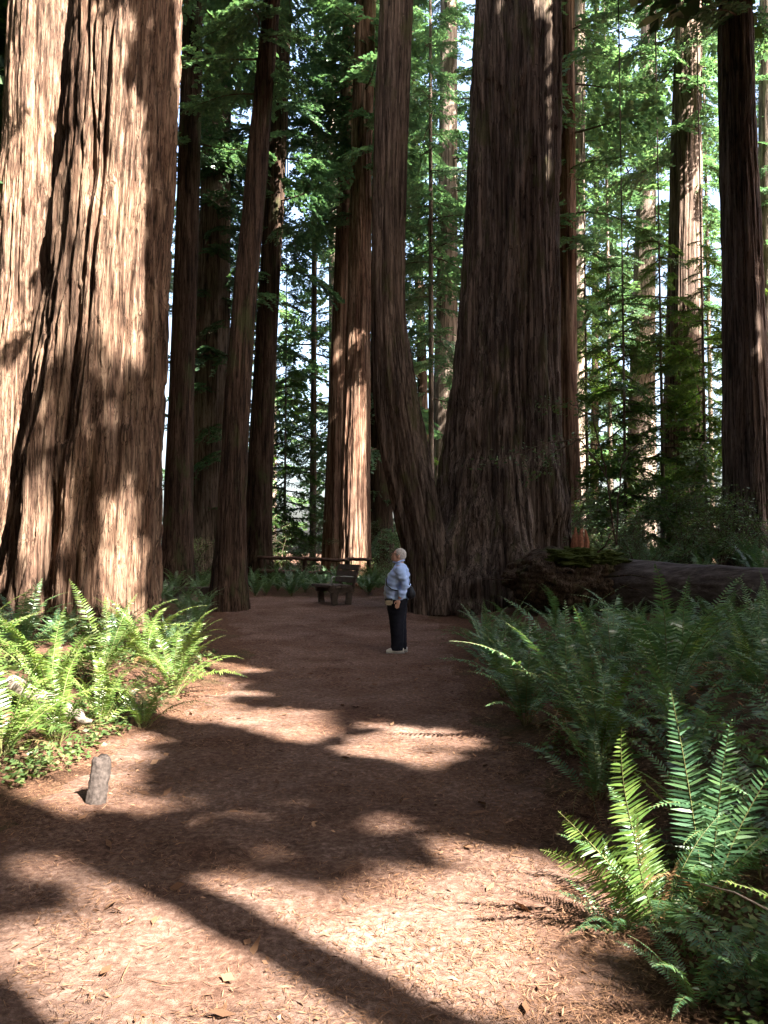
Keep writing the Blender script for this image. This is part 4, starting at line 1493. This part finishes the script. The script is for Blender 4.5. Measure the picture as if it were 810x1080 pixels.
tw.tube(np.array([a, (a + b) / 2 + [0, 0, 0.015], b]) - a, [0.0022, 0.003, 0.0035], 6)
to = link('twig', tw.mesh('twig', M['bleached'], True), None, tuple(a))
tag(to, 'thin pale dead twig sticking out low at the right edge', 'twig')

# ------------------------------------------------------------------ ground cover and litter
def quads_on_ground(seed, xy, ln, wd, lift, flat=0.25, curl=0.0):
    g = np.random.default_rng(seed)
    n = len(xy)
    z = hgt(xy[:, 0], xy[:, 1])
    C = np.column_stack([xy, z + lift * g.random(n) + 0.006])
    a = g.random(n) * 2 * PI
    d = np.stack([np.cos(a), np.sin(a), g.normal(0, flat, n)], -1)
    d /= np.linalg.norm(d, axis=1)[:, None]
    up = g.normal(0, flat * 1.4, (n, 3)) + [0, 0, 1]
    w = np.cross(d, up)
    w /= np.linalg.norm(w, axis=1)[:, None]
    l = (ln * g.uniform(0.5, 1.3, n))[:, None]
    ww = (wd * g.uniform(0.6, 1.3, n))[:, None]
    return np.stack([C - d * l * 0.5, C + w * ww, C + d * l * 0.5, C - w * ww], 1)


g = np.random.default_rng(88)
# needles and chips on the path, denser at its edges
N = 380000
yy = 1.7 + 12 * g.random(N) ** 1.9
xx = g.uniform(-4.5, 3.2, N)
xy = np.column_stack([xx, yy])
e = np.abs(path_in(xx, yy) - 0.0)
cl = n2(xx, yy, 1.3, 90) * 0.6 + n2(xx, yy, 4.0, 91) * 0.4
kp = g.random(N) < np.clip(np.exp(-e / 0.5) * 0.7 + 0.75 * smooth((cl - 0.42) / 0.2) * (0.25 + 0.75 * np.exp(-e / 0.9)) + 0.08, 0, 1)
xy = xy[kp]
n3 = len(xy)
big = g.random(n3) < 0.035
LQ = np.concatenate([quads_on_ground(1, xy[~big], 0.05, 0.0017, 0.010, 0.15), quads_on_ground(2, xy[big], 0.038, 0.006, 0.012, 0.3)])
tq = np.column_stack([g.uniform(-4, 3, 900), 1.8 + 9 * g.random(900) ** 1.5])
LQ = np.concatenate([LQ, quads_on_ground(3, tq, 0.16, 0.0028, 0.012, 0.05), quads_on_ground(4, tq[:300] + 0.3, 0.10, 0.02, 0.02, 0.25)])
o = link('needle_litter', leaf_mesh('needle_litter', LQ, M['litter_a']))
tag(o, 'orange brown needles and chips strewn over the path', 'litter', kind='stuff')

# low green leaves on the left bank and under the right ferns
def cover(seed, n, x0, x1, y0, y1, ok, size):
    g = np.random.default_rng(seed)
    c = np.column_stack([g.uniform(x0, x1, n), g.uniform(y0, y1, n)])
    c = c[ok(c[:, 0], c[:, 1])]
    out = []
    for k in range(3):           # three-leaved sprigs
        a = g.random(len(c)) * 6.28
        r = size * 0.55
        q = c + np.column_stack([np.cos(a), np.sin(a)]) * r
        out.append(quads_on_ground(seed + k, q, size, size * 0.36, 0.10, 0.3))
    return np.concatenate(out)


GL = np.concatenate([
    cover(201, 2600, -4.6, -1.8, 4.6, 7.6, lambda x, y: (path_in(x, y) < 0.05 - 0.35 * n2(x, y, 2, 5)) & (n2(x, y, 1.1, 95) > 0.38), 0.055),
    cover(211, 3000, -5.5, -1.8, 7.0, 12, lambda x, y: (path_in(x, y) < -0.25) & (n2(x, y, 1.1, 96) > 0.5), 0.055),
    cover(231, 2600, 0.75, 2.4, 1.9, 4.2, lambda x, y: (path_in(x, y) < 0.08 - 0.4 * n2(x, y, 2, 5)) & (n2(x, y, 2.2, 98) > 0.44), 0.036),
    cover(221, 5000, 0.9, 5.0, 2.0, 12, lambda x, y: (path_in(x, y) < -0.05 - 0.4 * n2(x, y, 2, 5)) & (n2(x, y, 1.2, 97) > 0.48), 0.055)])
o = link('ground_cover', leaf_mesh('ground_cover', GL, M['ground_leaf']))
tag(o, 'low three-leaved ground cover under the ferns on both banks', 'ground cover', kind='stuff')

# ------------------------------------------------------------------ the person
def fused(name, mb, mat, parent, voxel=0.012, smooth_it=6, disp=None):
    """fuse closed volumes into one continuous skin"""
    me = bpy.data.meshes.new(name)
    V = np.vstack(mb.V)
    bm = bmesh.new()
    vs = [bm.verts.new(v) for v in V]
    for q in np.vstack(mb.Q):
        u = list(dict.fromkeys(int(a) for a in q))
        if len(u) >= 3:
            try:
                bm.faces.new([vs[a] for a in u])
            except ValueError:
                pass
    bmesh.ops.recalc_face_normals(bm, faces=bm.faces)
    bm.to_mesh(me)
    bm.free()
    tmp = bpy.data.objects.new('tmp', me)
    COL.objects.link(tmp)
    r = tmp.modifiers.new('r', 'REMESH')
    r.mode = 'VOXEL'
    r.voxel_size = voxel
    s = tmp.modifiers.new('s', 'SMOOTH')
    s.iterations = smooth_it
    s.factor = 0.5
    dg = bpy.context.evaluated_depsgraph_get()
    out = bpy.data.meshes.new_from_object(tmp.evaluated_get(dg))
    bpy.data.objects.remove(tmp)
    out.name = name
    out.materials.clear()
    out.materials.append(mat)
    for p in out.polygons:
        p.use_smooth = True
    if disp:
        for v in out.vertices:
            d = disp(v.co)
            v.co += v.normal * d
    return link(name, out, parent)


def loft(mb, rings, ns=24):
    """rings: (x, y, z, half depth x, half width y)"""
    V = []
    th = np.arange(ns) * 2 * PI / ns
    for x, y, z, rx, ry in rings:
        V.append(np.column_stack([x + rx * np.cos(th), y + ry * np.sin(th), np.full(ns, z)]))
    m = len(rings)
    i = np.arange(m - 1)[:, None] * ns
    j = np.arange(ns)[None]
    Q = np.stack([i + j, i + (j + 1) % ns, i + ns + (j + 1) % ns, i + ns + j], -1).reshape(-1, 4)
    V = np.vstack(V + [[[rings[0][0], rings[0][1], rings[0][2]]], [[rings[-1][0], rings[-1][1], rings[-1][2]]]])
    c0, c1, b = m * ns, m * ns + 1, (m - 1) * ns
    q0 = [[c0, (a + 2) % ns, a + 1, a] for a in range(0, ns, 2)]
    q1 = [[c1, b + a, b + a + 1, b + (a + 2) % ns] for a in range(0, ns, 2)]
    mb.add(V, np.vstack([Q, q0, q1]))


def ball(mb, c, r, rot=None, ns=16):
    rings = []
    th = np.arange(ns) * 2 * PI / ns
    V, m = [], 9
    for k in range(m):
        a = -PI / 2 + PI * (k + 0.5) / m
        V.append(np.column_stack([math.cos(a) * np.cos(th), math.cos(a) * np.sin(th), np.full(ns, math.sin(a))]))
    V = np.vstack(V + [[[0, 0, -1.0]], [[0, 0, 1.0]]]) * np.asarray(r)
    if rot:
        V = V @ np.array(Matrix.Rotation(rot[1], 3, rot[0])).T
    i = np.arange(m - 1)[:, None] * ns
    j = np.arange(ns)[None]
    Q = np.stack([i + j, i + (j + 1) % ns, i + ns + (j + 1) % ns, i + ns + j], -1).reshape(-1, 4)
    c0, c1, b = m * ns, m * ns + 1, (m - 1) * ns
    q0 = [[c0, (a + 2) % ns, a + 1, a] for a in range(0, ns, 2)]
    q1 = [[c1, b + a, b + a + 1, b + (a + 2) % ns] for a in range(0, ns, 2)]
    mb.add(V + np.asarray(c), np.vstack([Q, q0, q1]))


M['skin'] = mat_plain('skin', (0.46, 0.27, 0.21), 0.55, 0.35, 0.08, 30, 0.001)
M['hair'] = mat_plain('hair', (0.40, 0.37, 0.36), 0.7, 0.3, 0.2, 60, 0.004)
M['shirt'] = mat_plain('shirt', (0.36, 0.50, 0.84), 0.85, 0.15, 0.10, 14, 0.004)
M['vest'] = mat_plain('vest', (0.38, 0.47, 0.62), 0.9, 0.1, 0.12, 40, 0.003)
M['trousers'] = mat_plain('trousers', (0.007, 0.008, 0.015), 0.85, 0.15, 0.2, 10, 0.004)
M['shoe'] = mat_plain('shoe', (0.62, 0.62, 0.58), 0.6, 0.3, 0.12, 30, 0.002)
M['sole'] = mat_plain('sole', (0.30, 0.30, 0.30), 0.8, 0.2, 0.1, 20, 0.002)
M['bag'] = mat_plain('bag', (0.010, 0.011, 0.016), 0.6, 0.3, 0.2, 30, 0.003)
M['pouch'] = mat_plain('pouch', (0.30, 0.25, 0.18), 0.7, 0.2, 0.2, 30, 0.003)
M['lens'] = mat_plain('lens', (0.012, 0.012, 0.015), 0.15, 0.6, 0.1, 10, 0.0)

pg = ground_at(418.5, 688.5)
person = thing('person', 'person in pale blue shirt and dark trousers standing on the path looking up', 'person', tuple(pg), PI - R(4))
PSC = 109.0 / FPX * pg[1] / 1.605
person.scale = (PSC,) * 3
# body: one continuous skin (head, neck, trunk, arms, hands, legs)
TL = R(-25)                      # the head tips back
hc = np.array([-0.025, 0, 1.50])
Rm = np.array(Matrix.Rotation(TL, 3, 'Y'))


def hp(p):
    return Rm @ np.asarray(p, float) + hc


bd = MB()
ball(bd, hc + Rm @ [-0.012, 0, 0.015], (0.096, 0.077, 0.098), ('Y', TL))
ball(bd, hp((0.022, 0, -0.035)), (0.066, 0.060, 0.078), ('Y', TL))
ball(bd, hp((0.050, 0, -0.088)), (0.028, 0.030, 0.022), ('Y', TL))
bd.tube([hp((0.080, 0, 0.008)), hp((0.098, 0, -0.022)), hp((0.088, 0, -0.034))], [0.009, 0.014, 0.010], 8)
for s in (-1, 1):
    ball(bd, hp((-0.012, s * 0.076, -0.010)), (0.020, 0.010, 0.032), ('Y', TL), 10)
    ball(bd, hp((0.070, s * 0.031, 0.004)), (0.014, 0.016, 0.012), ('Y', TL), 10)
ball(bd, hp((0.083, 0, -0.058)), (0.011, 0.024, 0.006), ('Y', TL), 10)
ball(bd, hp((0.080, 0, -0.068)), (0.011, 0.020, 0.006), ('Y', TL), 10)
bd.tube([hp((-0.025, 0, -0.05)), (-0.045, 0, 1.38), (-0.055, 0, 1.30)], [0.062, 0.062, 0.085], 14)
loft(bd, [(0.0, 0, 0.80, 0.14, 0.17), (0.01, 0, 0.95, 0.15, 0.17), (0.0, 0, 1.1, 0.14, 0.165), (-0.04, 0, 1.25, 0.12, 0.17), (-0.05, 0, 1.345, 0.07, 0.12)])
ARM = {}
for s in (-1, 1):
    sh, el, wr = np.array([-0.06, s * 0.19, 1.29]), np.array([-0.15, s * 0.255, 1.035]), np.array([-0.055, s * 0.245, 0.845])
    ARM[s] = (sh, el, wr)
    bd.tube([sh, (sh + el) / 2, el, (el + wr) / 2, wr], [0.055, 0.048, 0.042, 0.038, 0.026], 12)
    pal = wr + np.array([0.02, 0, -0.055])
    ball(bd, pal, (0.034, 0.016, 0.045), ('Y', R(-18)), 10)
    for f, (dx, ln) in enumerate(((0.030, 0.062), (0.012, 0.072), (-0.006, 0.068), (-0.022, 0.052))):
        b0 = pal + np.array([dx + 0.005, 0, -0.028])
        bd.tube([b0, b0 + [0.008, -s * 0.003, -ln * 0.5], b0 + [0.010, -s * 0.020, -ln]], [0.0085, 0.008, 0.006], 8)
    b0 = pal + np.array([0.022, -s * 0.004, 0.022])
    bd.tube([b0, b0 + [0.030, -s * 0.006, -0.022], b0 + [0.038, -s * 0.012, -0.052]], [0.011, 0.010, 0.007], 8)
    fx = 0.0 if s > 0 else -0.045
    loft(bd, [(0.02 + fx, s * 0.085, 0.05, 0.045, 0.04), (-0.005 + fx, s * 0.09, 0.20, 0.055, 0.05), (0.0 + fx * 0.5, s * 0.09, 0.42, 0.06, 0.06), (0.0, s * 0.085, 0.82, 0.10, 0.085)], 16)
    bd.tube([(-0.05 + fx, s * 0.09, 0.045), (0.03 + fx, s * 0.092, 0.045), (0.10 + fx, s * 0.10, 0.035)], [0.035, 0.04, 0.03], 10)
fused('body', bd, M['skin'], person, 0.006, 4)

# shirt with sleeves
sh_ = MB()
loft(sh_, [(-0.005, 0, 0.815, 0.185, 0.205), (-0.004, 0, 0.87, 0.185, 0.205), (0.004, 0, 0.94, 0.185, 0.200), (0.0, 0, 1.02, 0.180, 0.195), (-0.012, 0, 1.12, 0.178, 0.195),
           (-0.035, 0, 1.20, 0.165, 0.195), (-0.058, 0, 1.29, 0.125, 0.175), (-0.060, 0, 1.345, 0.085, 0.120), (-0.050, 0, 1.385, 0.070, 0.078)])
for s in (-1, 1):
    a, b, c = ARM[s]
    sh_.tube([a + [0, -s * 0.03, 0.005], a + [-0.01, s * 0.01, -0.06], (a + b) / 2 + [0, s * 0.005, 0], b, (b + c) / 2, c + [-0.005, 0, 0.03]], [0.085, 0.082, 0.074, 0.066, 0.058, 0.048], 14)


def folds(co):
    return 0.006 * math.sin(co.z * 46 + co.x * 18 + co.y * 9) * math.sin(co.x * 23 - co.z * 11) + 0.004 * math.sin(co.z * 90 + co.y * 40)


fused('shirt', sh_, M['shirt'], person, 0.010, 5, folds)
vs = MB()                        # grey panel over chest and belly
loft(vs, [(0.042, 0, 0.830, 0.150, 0.160), (0.048, 0, 0.94, 0.150, 0.155), (0.040, 0, 1.02, 0.150, 0.150), (0.028, 0, 1.12, 0.146, 0.145), (0.008, 0, 1.20, 0.132, 0.130), (-0.02, 0, 1.27, 0.11, 0.095)])
fused('shirt_front', vs, M['vest'], person, 0.010, 4, folds)
col_ = MB()
col_.tube([hp((0.03, 0.0, -0.125)) + [0.0, 0, 0], (-0.005, 0.062, 1.385), (-0.07, 0.066, 1.415), (-0.115, 0, 1.425), (-0.07, -0.066, 1.415), (-0.005, -0.062, 1.385), hp((0.03, 0.0, -0.125))], 0.014, 8)
link('collar', col_.mesh('collar', M['shirt'], True), person)
# trousers
tr = MB()
for s in (-1, 1):
    fx = 0.0 if s > 0 else -0.045
    loft(tr, [(-0.01 + fx, s * 0.09, 0.045, 0.098, 0.085), (-0.012 + fx, s * 0.09, 0.14, 0.095, 0.085), (-0.012 + fx * .8, s * 0.09, 0.30, 0.103, 0.09), (-0.005 + fx * .5, s * 0.09, 0.50, 0.118, 0.10), (-0.005, s * 0.088, 0.70, 0.152, 0.115), (-0.008, s * 0.08, 0.84, 0.168, 0.115)], 20)
loft(tr, [(-0.008, 0, 0.72, 0.150, 0.16), (-0.008, 0, 0.80, 0.170, 0.19), (-0.006, 0, 0.86, 0.172, 0.192)])
fused('trousers', tr, M['trousers'], person, 0.010, 5, lambda c: 0.35 * folds(c))
# shoes
for s in (-1, 1):
    fx = 0.0 if s > 0 else -0.045
    so_ = MB()
    so_.tube([(-0.115 + fx, s * 0.09, 0.050), (-0.06 + fx, s * 0.09, 0.055), (0.03 + fx, s * 0.094, 0.052), (0.10 + fx, s * 0.10, 0.040), (0.155 + fx, s * 0.103, 0.030)], [0.030, 0.042, 0.045, 0.042, 0.026], 14)
    so_.tube([(-0.06 + fx, s * 0.09, 0.04), (-0.055 + fx, s * 0.09, 0.105)], [0.046, 0.047], 12)
    sho = fused('shoe', so_, M['shoe'], person, 0.008, 4)
    sl = MB()
    so2 = plank_mesh([((0.018 + fx, s * 0.096, 0.0125), (0.285, 0.088, 0.025), 0)], 'sole', M['sole'], 0.010)
    link('sole', so2, sho)
# hair, glasses
hr = MB()
ball(hr, hc + Rm @ [-0.022, 0, 0.026], (0.098, 0.083, 0.096), ('Y', TL))
hair = fused('hair', hr, M['hair'], person, 0.008, 3, lambda c: 0.009 * (float(n2(c.x * 10, c.z * 10 + c.y * 7, 6, 5)) - 0.4))
gl = MB()
for s in (-1, 1):
    ring = [hp((0.090 + 0.0 * math.cos(a), s * 0.033 + 0.024 * math.cos(a), 0.004 + 0.018 * math.sin(a))) for a in np.linspace(0, 2 * PI, 15)]
    gl.tube(ring, 0.0025, 6, False)
    gl.tube([hp((0.090, s * 0.057, 0.008)), hp((0.075, s * 0.078, 0.008)), hp((-0.015, s * 0.084, 0.004))], 0.0035, 6)
gl.tube([hp((0.092, 0.010, 0.006)), hp((0.092, -0.010, 0.006))], 0.003, 6)
link('glasses', gl.mesh('glasses', M['lens'], True), person)

# bag on a strap, pouch on the belt: carried, so things of their own
w = lambda p: tuple(person.location[k] + PSC * (np.array(Matrix.Rotation(PI - R(4), 3, 'Z')) @ np.asarray(p, float))[k] for k in range(3))
bag = thing('shoulder_bag', 'small black bag hanging behind the hip of the person on a thin strap', 'bag', w((-0.215, 0.10, 0.93)), PI - R(4))
bag.scale = (PSC,) * 3
bgm = MB()
ball(bgm, (0, 0, 0), (0.062, 0.11, 0.105))
ball(bgm, (-0.03, 0, -0.02), (0.05, 0.085, 0.07))
fused('pocket', bgm, M['bag'], bag, 0.01, 3)
stp = MB()
O = np.array([-0.215, 0.10, 0.93])
stp.tube(np.array([(-0.19, 0.12, 1.0), (-0.21, 0.06, 1.10), (-0.20, -0.04, 1.22), (-0.12, -0.13, 1.345), (-0.01, -0.10, 1.335), (0.10, -0.02, 1.235), (0.158, 0.08, 1.13), (0.145, 0.15, 1.04), (0.06, 0.215, 0.98), (-0.08, 0.213, 0.95), (-0.19, 0.14, 0.95)]) - O, 0.009, 6)
link('strap', stp.mesh('strap', M['bag'], True), bag)
pou = thing('belt_pouch', 'small tan pouch on the front of the belt of the person', 'pouch', w((0.11, 0.185, 0.79)), PI - R(4))
pou.scale = (PSC,) * 3
link('pouch_body', plank_mesh([((0, 0, 0), (0.12, 0.07, 0.095), 0)], 'pouch_body', M['pouch'], 0.02), pou)
link('flap', plank_mesh([((0, 0.004, 0.036), (0.126, 0.074, 0.04), 0)], 'flap', M['bag'], 0.012), pou)
